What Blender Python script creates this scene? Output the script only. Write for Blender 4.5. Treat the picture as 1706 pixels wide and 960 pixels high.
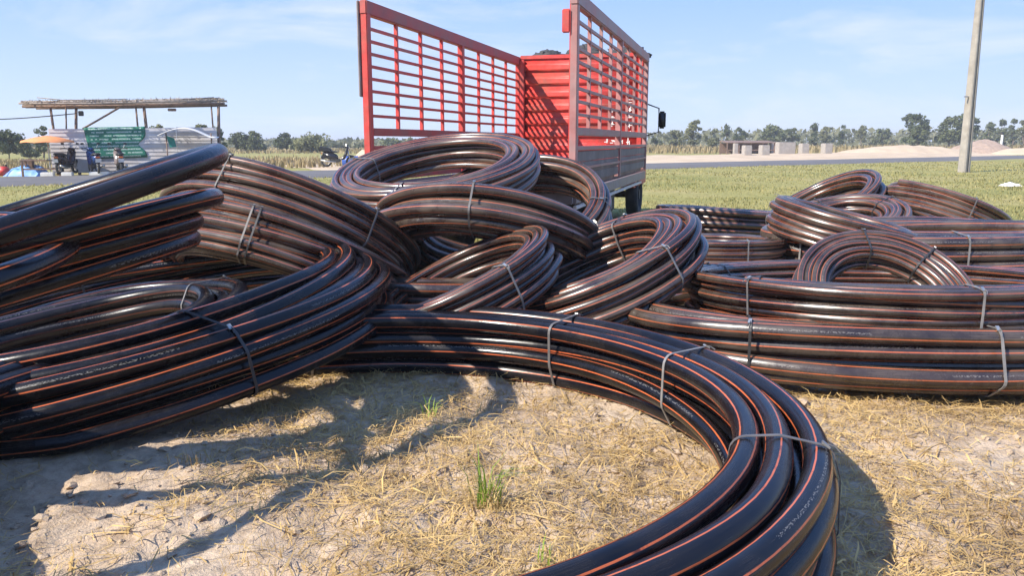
import bpy, math, random
import numpy as np
from mathutils import Vector, Matrix
R_ = math.radians
random.seed(7); rng = np.random.default_rng(7)
for o in list(bpy.data.objects): bpy.data.objects.remove(o)
scn = bpy.context.scene
COL = scn.collection

# ------------------------------------------------------------------ camera, sky, sun, exposure
CAM_H = 1.5
cam = bpy.data.cameras.new('camera'); cam_o = bpy.data.objects.new('camera', cam); COL.objects.link(cam_o)
cam.sensor_width = 36.0; cam.lens = 36.0*1365/1706; cam.clip_start = 0.05; cam.clip_end = 5000
cam_o.location = (0, 0, CAM_H); cam_o.rotation_euler = (R_(90-10.17), 0, 0)
scn.camera = cam_o
SUN = Vector((-0.97, -0.66, 1.0)).normalized()      # towards the sun
elev = math.asin(SUN.z); azim = math.atan2(SUN.x, SUN.y)
w = bpy.data.worlds.new('World'); scn.world = w; w.use_nodes = True
nt = w.node_tree; nt.nodes.clear()
out = nt.nodes.new('ShaderNodeOutputWorld'); bg = nt.nodes.new('ShaderNodeBackground')
sky = nt.nodes.new('ShaderNodeTexSky'); sky.sky_type = 'NISHITA'; sky.sun_disc = False
sky.sun_elevation = elev; sky.sun_rotation = azim; sky.air_density = 1.0; sky.dust_density = 0.25; sky.ozone_density = 3.5
bg.inputs['Strength'].default_value = 0.074
tc = nt.nodes.new('ShaderNodeTexCoord'); sep = nt.nodes.new('ShaderNodeSeparateXYZ')
nt.links.new(tc.outputs['Generated'], sep.inputs[0])
mp = nt.nodes.new('ShaderNodeMapping'); mp.inputs['Scale'].default_value = (2.2, 2.2, 11.0)
nt.links.new(tc.outputs['Generated'], mp.inputs[0])
nz = nt.nodes.new('ShaderNodeTexNoise'); nz.inputs['Scale'].default_value = 1.6; nz.inputs['Detail'].default_value = 7; nz.inputs['Roughness'].default_value = 0.6; nz.inputs['Distortion'].default_value = 0.5
nt.links.new(mp.outputs[0], nz.inputs['Vector'])
cr = nt.nodes.new('ShaderNodeValToRGB'); cr.color_ramp.elements[0].position = 0.50; cr.color_ramp.elements[1].position = 0.80
cr.color_ramp.elements[1].color = (0.75, 0.75, 0.75, 1)
nt.links.new(nz.outputs['Fac'], cr.inputs[0])
mx = nt.nodes.new('ShaderNodeMix'); mx.data_type = 'RGBA'
mx.inputs[7].default_value = (8.2, 8.4, 8.6, 1)
# pale blue-white air towards the horizon, clearer blue above
hz = nt.nodes.new('ShaderNodeMapRange'); hz.inputs[1].default_value = -0.02; hz.inputs[2].default_value = 0.34; hz.inputs[3].default_value = 1.0; hz.inputs[4].default_value = 0.0
nt.links.new(sep.outputs[2], hz.inputs[0])
h2 = nt.nodes.new('ShaderNodeMath'); h2.operation = 'POWER'; h2.inputs[1].default_value = 1.6; nt.links.new(hz.outputs[0], h2.inputs[0])
blu = nt.nodes.new('ShaderNodeMix'); blu.data_type = 'RGBA'; blu.inputs[0].default_value = 0.9; blu.inputs[7].default_value = (1.75, 4.1, 10.2, 1)
nt.links.new(sky.outputs[0], blu.inputs[6])
air = nt.nodes.new('ShaderNodeMix'); air.data_type = 'RGBA'; air.inputs[7].default_value = (6.8, 8.0, 9.2, 1)
nt.links.new(h2.outputs[0], air.inputs[0]); nt.links.new(blu.outputs[2], air.inputs[6])
nt.links.new(cr.outputs[0], mx.inputs[0]); nt.links.new(air.outputs[2], mx.inputs[6])
nt.links.new(mx.outputs[2], bg.inputs['Color']); nt.links.new(bg.outputs[0], out.inputs[0])
sl = bpy.data.lights.new('sun', 'SUN'); sl.energy = 5.0; sl.angle = R_(0.55); sl.color = (1.0, 0.93, 0.82)
so = bpy.data.objects.new('sun', sl); COL.objects.link(so); so.rotation_euler = SUN.to_track_quat('Z', 'Y').to_euler()
so.location = (-20, -10, 20)
scn.view_settings.view_transform = 'Standard'; scn.view_settings.look = 'None'
scn.view_settings.exposure = 0.72; scn.view_settings.gamma = 1; scn.view_settings.use_curve_mapping = False
scn.render.engine = 'CYCLES'

# ------------------------------------------------------------------ helpers
def bearing_x(px, Y):                # world x at forward distance Y for a bearing read off the photograph
    return (px-853)/1387.0*Y
def height_at(py, Y):                # world height at distance Y for an elevation read off the photograph
    return CAM_H + (235-py)/1387.0*Y
def tag(o, label=None, cat=None, group=None, kind=None):
    if label: o['label'] = label
    if cat: o['category'] = cat
    if group: o['group'] = group
    if kind: o['kind'] = kind
    return o
def empty(name, loc=(0,0,0), rz=0.0, label=None, cat=None, group=None):
    o = bpy.data.objects.new(name, None); COL.objects.link(o); o.location = loc; o.rotation_euler = (0,0,rz)
    o.empty_display_size = 0.2
    return tag(o, label, cat, group)
def link(name, me, mat, parent=None):
    o = bpy.data.objects.new(name, me); COL.objects.link(o)
    if mat is not None and not me.materials: me.materials.append(mat)
    if parent is not None: o.parent = parent
    return o
def np_mesh(name, V, F, uv=None, smooth=True):
    V = np.asarray(V, np.float32); F = np.asarray(F, np.int32); k = F.shape[1]
    me = bpy.data.meshes.new(name); me.vertices.add(len(V)); me.vertices.foreach_set('co', V.ravel())
    me.loops.add(F.size); me.loops.foreach_set('vertex_index', F.ravel())
    me.polygons.add(len(F)); me.polygons.foreach_set('loop_start', np.arange(0, F.size, k, dtype=np.int32))
    me.polygons.foreach_set('loop_total', np.full(len(F), k, np.int32))
    if smooth: me.polygons.foreach_set('use_smooth', np.ones(len(F), bool))
    if uv is not None:
        l = me.uv_layers.new(name='UVMap'); l.data.foreach_set('uv', np.asarray(uv, np.float32)[F.ravel()].ravel())
    me.update(calc_edges=True); return me
class MB:
    def __init__(s): s.v = []; s.f = []
    def add(s, V, F):
        b = len(s.v); s.v += [tuple(p) for p in V]; s.f += [tuple(i+b for i in f) for f in F]; return s
    def box(s, c, d, rot=None):
        x, y, z = [k/2 for k in d]; M = rot or Matrix.Identity(3); c = Vector(c)
        P = [c + M @ Vector((a*x, b*y, e*z)) for a in (-1,1) for b in (-1,1) for e in (-1,1)]
        return s.add(P, [(0,1,3,2),(4,6,7,5),(0,4,5,1),(2,3,7,6),(0,2,6,4),(1,5,7,3)])
    def bb(s, a, b):
        return s.box([(i+j)/2 for i, j in zip(a, b)], [abs(j-i) for i, j in zip(a, b)])
    def tube(s, pts, r, n=8, cap=True):
        pts = [Vector(p) for p in pts]; rr = r if isinstance(r, (list, tuple)) else [r]*len(pts)
        V = []; up = Vector((0,0,1))
        for i, p in enumerate(pts):
            t = (pts[min(i+1, len(pts)-1)] - pts[max(i-1, 0)]).normalized()
            a = t.cross(up if abs(t.z) < 0.95 else Vector((1,0,0))).normalized(); b = t.cross(a)
            V += [p + rr[i]*(math.cos(k*2*math.pi/n)*a + math.sin(k*2*math.pi/n)*b) for k in range(n)]
        F = [(i*n+k, i*n+(k+1) % n, (i+1)*n+(k+1) % n, (i+1)*n+k) for i in range(len(pts)-1) for k in range(n)]
        if cap: F += [tuple(range(n))[::-1], tuple((len(pts)-1)*n+k for k in range(n))]
        return s.add(V, F)
    def torus(s, c, R, r, axis='y', n=20, m=8):
        V = []; F = []
        for i in range(n):
            for j in range(m):
                a = i*2*math.pi/n; b = j*2*math.pi/m; q = R + r*math.cos(b)
                p = (q*math.cos(a), r*math.sin(b), q*math.sin(a))
                if axis == 'x': p = (p[1], p[0], p[2])
                V.append((c[0]+p[0], c[1]+p[1], c[2]+p[2])); F.append((i*m+j, ((i+1) % n)*m+j, ((i+1) % n)*m+(j+1) % m, i*m+(j+1) % m))
        return s.add(V, F)
    def prism(s, poly, y0, y1, axis='y'):        # polygon in x-z, extruded along y
        n = len(poly); V = [(p[0], y0, p[1]) for p in poly] + [(p[0], y1, p[1]) for p in poly]
        if axis == 'x': V = [(v[1], v[0], v[2]) for v in V]
        return s.add(V, [tuple(range(n)), tuple(range(2*n-1, n-1, -1))] + [(i, (i+1) % n, n+(i+1) % n, n+i) for i in range(n)])
    def build(s, name, mat, parent=None, bevel=0, smooth=False):
        me = bpy.data.meshes.new(name); me.from_pydata(s.v, [], s.f); me.update()
        import bmesh
        bm = bmesh.new(); bm.from_mesh(me); bmesh.ops.recalc_face_normals(bm, faces=bm.faces)
        if bevel: bmesh.ops.bevel(bm, geom=bm.edges[:], offset=bevel, segments=2, affect='EDGES', clamp_overlap=True)
        for f in bm.faces: f.smooth = smooth
        bm.to_mesh(me); bm.free()
        return link(name, me, mat, parent)
def rotm(ax, deg): return Matrix.Rotation(R_(deg), 3, ax)

# ------------------------------------------------------------------ materials
def new_mat(name):
    m = bpy.data.materials.new(name); m.use_nodes = True
    return m, m.node_tree, m.node_tree.nodes['Principled BSDF']
def node(t, kind, **kw):
    n = t.nodes.new(kind)
    for k, v in kw.items():
        if k.startswith('i_'): n.inputs[int(k[2:]) if k[2:].isdigit() else k[2:].replace('_', ' ')].default_value = v
        else: setattr(n, k, v)
    return n
def math_n(t, op, a, b=None, c=None):
    n = t.nodes.new('ShaderNodeMath'); n.operation = op
    for i, q in enumerate((a, b, c)):
        if q is None: continue
        if isinstance(q, (int, float)): n.inputs[i].default_value = q
        else: t.links.new(q, n.inputs[i])
    return n.outputs[0]
def ramp(t, src, stops):
    n = t.nodes.new('ShaderNodeValToRGB'); e = n.color_ramp.elements
    while len(e) < len(stops): e.new(0.5)
    for k, (p, c) in enumerate(stops): e[k].position = p; e[k].color = (*c, 1) if len(c) == 3 else c
    t.links.new(src, n.inputs[0]); return n.outputs[0]
def mixc(t, fac, a, b, mode='MIX'):
    n = t.nodes.new('ShaderNodeMix'); n.data_type = 'RGBA'; n.blend_type = mode
    for i, q in ((0, fac), (6, a), (7, b)):
        if isinstance(q, (int, float)): n.inputs[i].default_value = q
        elif isinstance(q, tuple): n.inputs[i].default_value = (*q, 1) if len(q) == 3 else q
        else: t.links.new(q, n.inputs[i])
    return n.outputs[2]
def noise(t, scale, detail=4, rough=0.55, vec=None, dist=0.0):
    n = node(t, 'ShaderNodeTexNoise'); n.inputs['Scale'].default_value = scale; n.inputs['Detail'].default_value = detail
    n.inputs['Roughness'].default_value = rough; n.inputs['Distortion'].default_value = dist
    if vec is not None: t.links.new(vec, n.inputs['Vector'])
    return n.outputs['Fac']
def bump(t, bsdf, h, strength=0.4, dist=0.02):
    b = node(t, 'ShaderNodeBump'); b.inputs['Strength'].default_value = strength; b.inputs['Distance'].default_value = dist
    t.links.new(h, b.inputs['Height']); t.links.new(b.outputs[0], bsdf.inputs['Normal'])
def objco(t): return node(t, 'ShaderNodeTexCoord').outputs['Object']
def geoco(t): return node(t, 'ShaderNodeNewGeometry').outputs['Position']

def simple(name, col, rough=0.6, var=0.25, scale=6.0, metal=0.0, dirt=None, dirt_amt=0.5, bmp=0.0, bscale=30, spec=0.5):
    m, t, b = new_mat(name); co = objco(t)
    n1 = noise(t, scale, 5, 0.6, co)
    lo = tuple(c*(1-var) for c in col); hi = tuple(min(1, c*(1+var)) for c in col)
    c = ramp(t, n1, [(0.3, lo), (0.7, hi)])
    if dirt:
        n2 = noise(t, scale*0.45, 6, 0.65, co)
        c = mixc(t, math_n(t, 'MULTIPLY', ramp(t, n2, [(0.45, (0,0,0)), (0.7, (1,1,1))]), dirt_amt), c, dirt)
    t.links.new(c, b.inputs['Base Color']); b.inputs['Metallic'].default_value = metal
    r = ramp(t, n1, [(0.2, (max(0, rough-0.12),)*3), (0.8, (min(1, rough+0.12),)*3)]); t.links.new(r, b.inputs['Roughness'])
    b.inputs['Specular IOR Level'].default_value = spec
    if bmp: bump(t, b, noise(t, bscale, 5, 0.6, co), bmp, 0.01)
    return m
M = {}
def pipe_mat(name, dust, tint, spec=0.55, r0=0.17, sv=1.0):
    m, t, b = new_mat(name)
    uv = node(t, 'ShaderNodeUVMap').outputs[0]; s = node(t, 'ShaderNodeSeparateXYZ'); t.links.new(uv, s.inputs[0]); u, v = s.outputs[0], s.outputs[1]
    info = node(t, 'ShaderNodeObjectInfo').outputs['Random']; pos = geoco(t)
    # co-extruded stripes: five round the pipe
    fr = math_n(t, 'FRACT', math_n(t, 'MULTIPLY', v, 5.0)); d = math_n(t, 'ABSOLUTE', math_n(t, 'SUBTRACT', fr, 0.5))
    wv = node(t, 'ShaderNodeCombineXYZ'); t.links.new(u, wv.inputs[0]); t.links.new(math_n(t, 'MULTIPLY', info, 37.0), wv.inputs[1])
    wear = noise(t, 3.0, 5, 0.65, wv.outputs[0])
    lim = math_n(t, 'ADD', 0.030, math_n(t, 'MULTIPLY', wear, 0.038))
    stripe = math_n(t, 'MULTIPLY', math_n(t, 'LESS_THAN', d, lim), ramp(t, noise(t, 9.0, 4, 0.7, wv.outputs[0]), [(0.30, (0.25*sv,)*3), (0.44, (sv,)*3)]))
    # dust and scuffs
    n1 = noise(t, 3.2, 6, 0.62, pos); n2 = noise(t, 26.0, 4, 0.7, pos)
    st = node(t, 'ShaderNodeCombineXYZ'); t.links.new(math_n(t, 'MULTIPLY', u, 1.6), st.inputs[0]); t.links.new(math_n(t, 'MULTIPLY', v, 22.0), st.inputs[1]); t.links.new(math_n(t, 'MULTIPLY', info, 91.0), st.inputs[2])
    sc = noise(t, 3.5, 5, 0.7, st.outputs[0])
    df = math_n(t, 'MULTIPLY', ramp(t, n1, [(0.38, (0,0,0)), (0.72, (1,1,1))]), ramp(t, sc, [(0.32, (0.1,)*3), (0.75, (1,1,1))]))
    base = mixc(t, info, tuple(0.7*c for c in tint), tuple(1.35*c for c in tint))
    base = mixc(t, math_n(t, 'MULTIPLY', df, dust), base, (0.30, 0.235, 0.17))
    scr = ramp(t, sc, [(0.70, (0,0,0)), (0.76, (1,1,1))])
    base = mixc(t, math_n(t, 'MULTIPLY', scr, 0.22), base, (0.32, 0.28, 0.24))
    org = mixc(t, wear, (0.34, 0.065, 0.022), (0.60, 0.15, 0.05))
    org = mixc(t, math_n(t, 'MULTIPLY', df, dust*0.7), org, (0.34, 0.24, 0.16))
    c = mixc(t, stripe, base, org)
    # factory print: broken white characters along one line
    vv = math_n(t, 'FRACT', v); pd = math_n(t, 'LESS_THAN', math_n(t, 'ABSOLUTE', math_n(t, 'SUBTRACT', vv, 0.185)), 0.017)
    pc = node(t, 'ShaderNodeCombineXYZ'); t.links.new(math_n(t, 'MULTIPLY', u, 75.0), pc.inputs[0]); t.links.new(math_n(t, 'MULTIPLY', v, 60.0), pc.inputs[1])
    ch = math_n(t, 'GREATER_THAN', noise(t, 1.0, 1, 0.5, pc.outputs[0]), 0.53)
    blk = math_n(t, 'LESS_THAN', math_n(t, 'FRACT', math_n(t, 'ADD', math_n(t, 'MULTIPLY', u, 0.62), info)), 0.5)
    pr = math_n(t, 'MULTIPLY', math_n(t, 'MULTIPLY', pd, ch), math_n(t, 'MULTIPLY', blk, 0.2))
    c = mixc(t, pr, c, (0.55, 0.52, 0.47))
    t.links.new(c, b.inputs['Base Color'])
    rg = math_n(t, 'ADD', r0, math_n(t, 'ADD', math_n(t, 'MULTIPLY', df, 0.35), math_n(t, 'MULTIPLY', n2, 0.16)))
    t.links.new(rg, b.inputs['Roughness']); b.inputs['Specular IOR Level'].default_value = spec
    bump(t, b, math_n(t, 'ADD', math_n(t, 'MULTIPLY', sc, 0.6), n2), 0.10, 0.004)
    return m
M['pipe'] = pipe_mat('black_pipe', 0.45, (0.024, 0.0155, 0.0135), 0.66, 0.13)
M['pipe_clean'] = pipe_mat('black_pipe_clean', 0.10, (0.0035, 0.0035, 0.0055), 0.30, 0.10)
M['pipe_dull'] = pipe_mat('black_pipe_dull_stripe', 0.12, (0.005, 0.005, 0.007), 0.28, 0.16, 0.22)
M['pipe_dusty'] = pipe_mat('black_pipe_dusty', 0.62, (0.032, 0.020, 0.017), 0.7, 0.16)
M['pipe_inside'] = simple('pipe_inside', (0.006, 0.006, 0.006), 0.6)
M['strap'] = simple('strap_grey', (0.19, 0.18, 0.17), 0.45, 0.35, 9)
M['strap_mid'] = simple('strap_mid', (0.11, 0.10, 0.095), 0.5, 0.35, 9)
M['strap_dark'] = simple('strap_dark', (0.035, 0.033, 0.033), 0.4, 0.2, 20)
M['red'] = simple('red_paint', (0.56, 0.05, 0.04), 0.45, 0.2, 7.0, dirt=(0.26, 0.10, 0.07), dirt_amt=0.75, bmp=0.25, bscale=4)
M['red_dull'] = simple('red_paint_faded', (0.42, 0.075, 0.06), 0.55, 0.2, 4.0, dirt=(0.22, 0.15, 0.12), dirt_amt=0.6)
M['grey_metal'] = simple('grey_weathered_metal', (0.26, 0.215, 0.20), 0.5, 0.25, 5.0, dirt=(0.19, 0.115, 0.085), dirt_amt=0.5)
M['red_grey'] = simple('shaded_grey_red_metal', (0.36, 0.15, 0.135), 0.5, 0.25, 4.0, dirt=(0.30, 0.235, 0.215), dirt_amt=0.8, bmp=0.1, bscale=15)  # truck red greyed: shade of the right side put into the colour
M['board'] = simple('weathered_boards', (0.24, 0.195, 0.165), 0.75, 0.3, 3.0, dirt=(0.12, 0.075, 0.055), dirt_amt=0.6, bmp=0.3, bscale=18)
M['chassis'] = simple('chassis_black', (0.03, 0.028, 0.027), 0.65, 0.3, 6, dirt=(0.10, 0.075, 0.055), dirt_amt=0.5)
M['rubber'] = simple('rubber', (0.02, 0.02, 0.02), 0.8, 0.3, 10, dirt=(0.10, 0.08, 0.06), dirt_amt=0.5)
M['steel'] = simple('bare_steel', (0.45, 0.44, 0.42), 0.35, 0.15, 10, metal=0.8)
M['white'] = simple('white_paint', (0.72, 0.70, 0.67), 0.5, 0.1, 8, dirt=(0.4, 0.34, 0.28), dirt_amt=0.3)
M['black'] = simple('black_plastic', (0.018, 0.018, 0.019), 0.4, 0.2, 8)
M['glass'] = simple('dark_glass', (0.02, 0.025, 0.03), 0.06, 0.1, 4)
M['amber'] = simple('amber_lens', (0.6, 0.14, 0.02), 0.2, 0.1, 4)
M['orange_cloth'] = simple('orange_cloth', (0.72, 0.27, 0.10), 0.8, 0.12, 4)
M['wood'] = simple('rough_wood', (0.20, 0.13, 0.095), 0.85, 0.35, 7, bmp=0.3, bscale=25)
M['bamboo'] = simple('bamboo_poles', (0.27, 0.225, 0.19), 0.8, 0.4, 6)
M['thatch'] = simple('thatch', (0.30, 0.235, 0.175), 0.9, 0.4, 5, bmp=0.5, bscale=40)
M['zinc'] = simple('zinc_sheet', (0.60, 0.575, 0.57), 0.6, 0.1, 1.6, dirt=(0.40, 0.30, 0.25), dirt_amt=0.4)
M['concrete'] = simple('concrete', (0.36, 0.325, 0.285), 0.85, 0.2, 3, dirt=(0.25, 0.21, 0.17), dirt_amt=0.5, bmp=0.25, bscale=22)
M['pole_concrete'] = simple('pole_concrete', (0.33, 0.30, 0.255), 0.85, 0.18, 2.5, dirt=(0.20, 0.165, 0.13), dirt_amt=0.6, bmp=0.2, bscale=25)
M['blue_plastic'] = simple('blue_plastic', (0.03, 0.09, 0.36), 0.4, 0.15, 4)
M['blue_tarp'] = simple('blue_tarp', (0.16, 0.34, 0.72), 0.5, 0.3, 4)
M['teal'] = simple('teal_cloth', (0.02, 0.22, 0.17), 0.7, 0.2, 5)
M['bike_blue'] = simple('bike_blue_paint', (0.015, 0.05, 0.17), 0.25, 0.1, 5)
M['bike_dark'] = simple('bike_dark_paint', (0.035, 0.012, 0.014), 0.25, 0.1, 5)
M['bike_silver'] = simple('bike_silver_paint', (0.15, 0.12, 0.115), 0.3, 0.1, 5)
M['bike_black'] = simple('bike_black_paint', (0.015, 0.015, 0.02), 0.25, 0.1, 5)
M['net'] = simple('black_netting', (0.05, 0.05, 0.052), 0.8, 0.4, 30)

def leafy(name, lo, hi, trans=0.25):
    m, t, b = new_mat(name); g = node(t, 'ShaderNodeNewGeometry')
    c = ramp(t, g.outputs['Random Per Island'], [(0.0, lo), (1.0, hi)])
    c = mixc(t, 0.5, c, ramp(t, noise(t, 1.2, 3, 0.5, g.outputs['Position']), [(0.3, lo), (0.7, hi)]))
    t.links.new(c, b.inputs['Base Color']); b.inputs['Roughness'].default_value = 0.6; b.inputs['Specular IOR Level'].default_value = 0.3
    tr = node(t, 'ShaderNodeBsdfTranslucent'); t.links.new(c, tr.inputs[0])
    ms = node(t, 'ShaderNodeMixShader'); ms.inputs[0].default_value = trans
    t.links.new(b.outputs[0], ms.inputs[1]); t.links.new(tr.outputs[0], ms.inputs[2])
    t.links.new(ms.outputs[0], t.nodes['Material Output'].inputs[0]); return m
M['leaf_dark'] = leafy('foliage_dark', (0.06, 0.08, 0.032), (0.13, 0.15, 0.06))
M['leaf_mid'] = leafy('foliage_mid', (0.09, 0.11, 0.045), (0.18, 0.195, 0.085))
M['leaf_pale'] = leafy('foliage_pale', (0.14, 0.15, 0.07), (0.25, 0.25, 0.12))
M['bark'] = simple('bark', (0.14, 0.105, 0.075), 0.9, 0.3, 6)
M['straw'] = leafy('straw', (0.25, 0.15, 0.055), (0.84, 0.60, 0.25), 0.25)
M['grass_green'] = leafy('grass_green', (0.13, 0.24, 0.03), (0.34, 0.44, 0.07), 0.35)
M['grass_field'] = leafy('grass_field', (0.19, 0.195, 0.05), (0.50, 0.41, 0.17), 0.35)
_t = M['grass_field'].node_tree
for _n in _t.nodes:
    if _n.type == 'TEX_NOISE': _n.inputs['Scale'].default_value = 0.28; _n.inputs['Detail'].default_value = 7; _n.inputs['Roughness'].default_value = 0.68
M['dry_grass'] = leafy('dry_grass', (0.19, 0.145, 0.07), (0.40, 0.31, 0.15), 0.2)
M['scrub'] = leafy('far_scrub', (0.10, 0.11, 0.06), (0.21, 0.20, 0.11), 0.2)

def ground_mat():
    m, t, b = new_mat('ground_soil_and_grass'); p = geoco(t)
    s = node(t, 'ShaderNodeSeparateXYZ'); t.links.new(p, s.inputs[0])
    a1 = noise(t, 1.3, 8, 0.62, p); a2 = noise(t, 14.0, 6, 0.65, p); a3 = noise(t, 70.0, 3, 0.6, p)
    soil = ramp(t, a1, [(0.28, (0.34, 0.24, 0.16)), (0.5, (0.50, 0.38, 0.27)), (0.72, (0.60, 0.48, 0.355))])
    soil = mixc(t, math_n(t, 'MULTIPLY', ramp(t, a2, [(0.35, (1,1,1)), (0.55, (0,0,0))]), 0.55), soil, (0.20, 0.135, 0.085))
    soil = mixc(t, math_n(t, 'MULTIPLY', ramp(t, a3, [(0.52, (0,0,0)), (0.7, (1,1,1))]), 0.5), soil, (0.56, 0.45, 0.29))
    g1 = noise(t, 0.22, 6, 0.6, p); g2 = noise(t, 5.0, 6, 0.7, p)
    gr = ramp(t, g1, [(0.3, (0.25, 0.245, 0.075)), (0.52, (0.37, 0.325, 0.115)), (0.72, (0.47, 0.37, 0.17))])
    gr = mixc(t, math_n(t, 'MULTIPLY', ramp(t, g2, [(0.4, (1,1,1)), (0.62, (0,0,0))]), 0.5), gr, (0.09, 0.095, 0.028))
    dx = math_n(t, 'SUBTRACT', s.outputs[0], 0.6); dy = math_n(t, 'SUBTRACT', s.outputs[1], 4.2)
    dd = math_n(t, 'SQRT', math_n(t, 'ADD', math_n(t, 'POWER', math_n(t, 'MULTIPLY', dx, 0.85), 2.0), math_n(t, 'POWER', dy, 2.0)))
    dd = math_n(t, 'ADD', dd, math_n(t, 'MULTIPLY', math_n(t, 'SUBTRACT', noise(t, 0.9, 6, 0.65, p), 0.5), 3.5))
    k = ramp(t, math_n(t, 'DIVIDE', dd, 10.0), [(0.53, (0,0,0)), (0.68, (1,1,1))])
    c = mixc(t, k, soil, gr); t.links.new(c, b.inputs['Base Color']); b.inputs['Roughness'].default_value = 0.95; b.inputs['Specular IOR Level'].default_value = 0.15
    bump(t, b, math_n(t, 'ADD', math_n(t, 'ADD', a2, math_n(t, 'MULTIPLY', a3, 0.6)), math_n(t, 'MULTIPLY', noise(t, 220.0, 3, 0.7, p), 0.25)), 0.6, 0.035)
    return m
M['ground'] = ground_mat()
def asphalt():
    m, t, b = new_mat('asphalt'); p = geoco(t)
    c = ramp(t, noise(t, 0.6, 6, 0.6, p), [(0.3, (0.085, 0.078, 0.074)), (0.7, (0.135, 0.125, 0.118))])
    c = mixc(t, math_n(t, 'MULTIPLY', noise(t, 40, 3, 0.6, p), 0.4), c, (0.18, 0.16, 0.14))
    t.links.new(c, b.inputs['Base Color']); b.inputs['Roughness'].default_value = 0.85
    return m
M['asphalt'] = asphalt()
M['sand'] = simple('pale_sand', (0.52, 0.40, 0.275), 0.95, 0.16, 0.5, dirt=(0.45, 0.34, 0.22), dirt_amt=0.5, bmp=0.5, bscale=4, spec=0.1)
M['rubble'] = simple('pink_rubble', (0.34, 0.25, 0.19), 0.95, 0.22, 2.0, bmp=0.6, bscale=6, spec=0.1)
def banner_mat():
    m, t, b = new_mat('green_printed_banner'); s = node(t, 'ShaderNodeSeparateXYZ'); t.links.new(node(t, 'ShaderNodeUVMap').outputs[0], s.inputs[0]); u, v = s.outputs[0], s.outputs[1]
    row = math_n(t, 'MULTIPLY', v, 9.0); fr = math_n(t, 'FRACT', row); rid = math_n(t, 'FLOOR', row)
    inrow = math_n(t, 'MULTIPLY', math_n(t, 'GREATER_THAN', fr, 0.3), math_n(t, 'LESS_THAN', fr, 0.72))
    cc = node(t, 'ShaderNodeCombineXYZ'); t.links.new(math_n(t, 'MULTIPLY', u, 70.0), cc.inputs[0]); t.links.new(math_n(t, 'MULTIPLY', v, 75.0), cc.inputs[1])
    ch = math_n(t, 'GREATER_THAN', noise(t, 1.0, 1, 0.5, cc.outputs[0]), 0.46)
    c2 = node(t, 'ShaderNodeCombineXYZ'); t.links.new(math_n(t, 'MULTIPLY', u, 7.0), c2.inputs[0]); t.links.new(math_n(t, 'MULTIPLY', rid, 7.3), c2.inputs[1])
    wd = math_n(t, 'GREATER_THAN', noise(t, 1.0, 2, 0.5, c2.outputs[0]), 0.42)
    mar = math_n(t, 'MULTIPLY', math_n(t, 'GREATER_THAN', u, 0.07), math_n(t, 'LESS_THAN', u, 0.93))
    msk = math_n(t, 'MULTIPLY', math_n(t, 'MULTIPLY', inrow, ch), math_n(t, 'MULTIPLY', wd, mar))
    g = ramp(t, noise(t, 3, 4, 0.6, objco(t)), [(0.3, (0.006, 0.12, 0.075)), (0.7, (0.012, 0.18, 0.11))])
    t.links.new(mixc(t, msk, g, (0.5, 0.62, 0.55)), b.inputs['Base Color']); b.inputs['Roughness'].default_value = 0.6
    return m
M['banner'] = banner_mat()

# ------------------------------------------------------------------ ground, road, sand
_tab = rng.random((257, 257))
def vnoise(x, y):
    xi = np.floor(x).astype(int); yi = np.floor(y).astype(int); fx = x-xi; fy = y-yi
    fx = fx*fx*(3-2*fx); fy = fy*fy*(3-2*fy); a = xi % 256; b = yi % 256
    return (_tab[a, b]*(1-fx)+_tab[a+1, b]*fx)*(1-fy)+(_tab[a, b+1]*(1-fx)+_tab[a+1, b+1]*fx)*fy
def fbm(x, y, oct=4, s=1.0):
    r = 0; amp = 1; tot = 0
    for k in range(oct): r = r+amp*vnoise(x*s*2**k+17*k+300, y*s*2**k+31*k+300); tot += amp; amp *= 0.55
    return r/tot - 0.5
def ground_h(x, y):
    near = np.exp(-((np.asarray(x)-0.2)**2/18 + (np.asarray(y)-4)**2/22))
    n = fbm(x, y, 5, 2.2); rid = np.abs(fbm(x+40, y+9, 4, 4.0))
    return near*(0.10*n + 0.16*(0.08-rid) + 0.03*np.maximum(0, fbm(x+7, y+3, 3, 9.0))) + (1-near)*0.05*fbm(x, y, 3, 0.35) - 0.012
def axis(lo, hi, step, far, g=1.16):
    a = list(np.arange(lo, hi, step)); s = step; v = a[-1]
    while v < far[1]: s *= g; v += s; a.append(v)
    s = step; v = a[0]; b = []
    while v > far[0]: s *= g; v -= s; b.append(v)
    return np.array(b[::-1]+a)
gx = axis(-2.8, 3.4, 0.035, (-1500, 1500)); gy = axis(1.7, 6.6, 0.035, (-400, 2500))
GX, GY = np.meshgrid(gx, gy); GZ = ground_h(GX, GY)
far_m = np.clip((np.hypot(GX, GY)-60)/60, 0, 1); GZ = GZ*(1-far_m) - 0.012*far_m
nx, ny = len(gx), len(gy); idx = np.arange(nx*ny).reshape(ny, nx)
Fg = np.stack([idx[:-1,:-1], idx[:-1,1:], idx[1:,1:], idx[1:,:-1]], -1).reshape(-1, 4)
tag(link('ground', np_mesh('ground', np.stack([GX, GY, GZ], -1).reshape(-1, 3), Fg), M['ground']), kind='structure')

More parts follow.
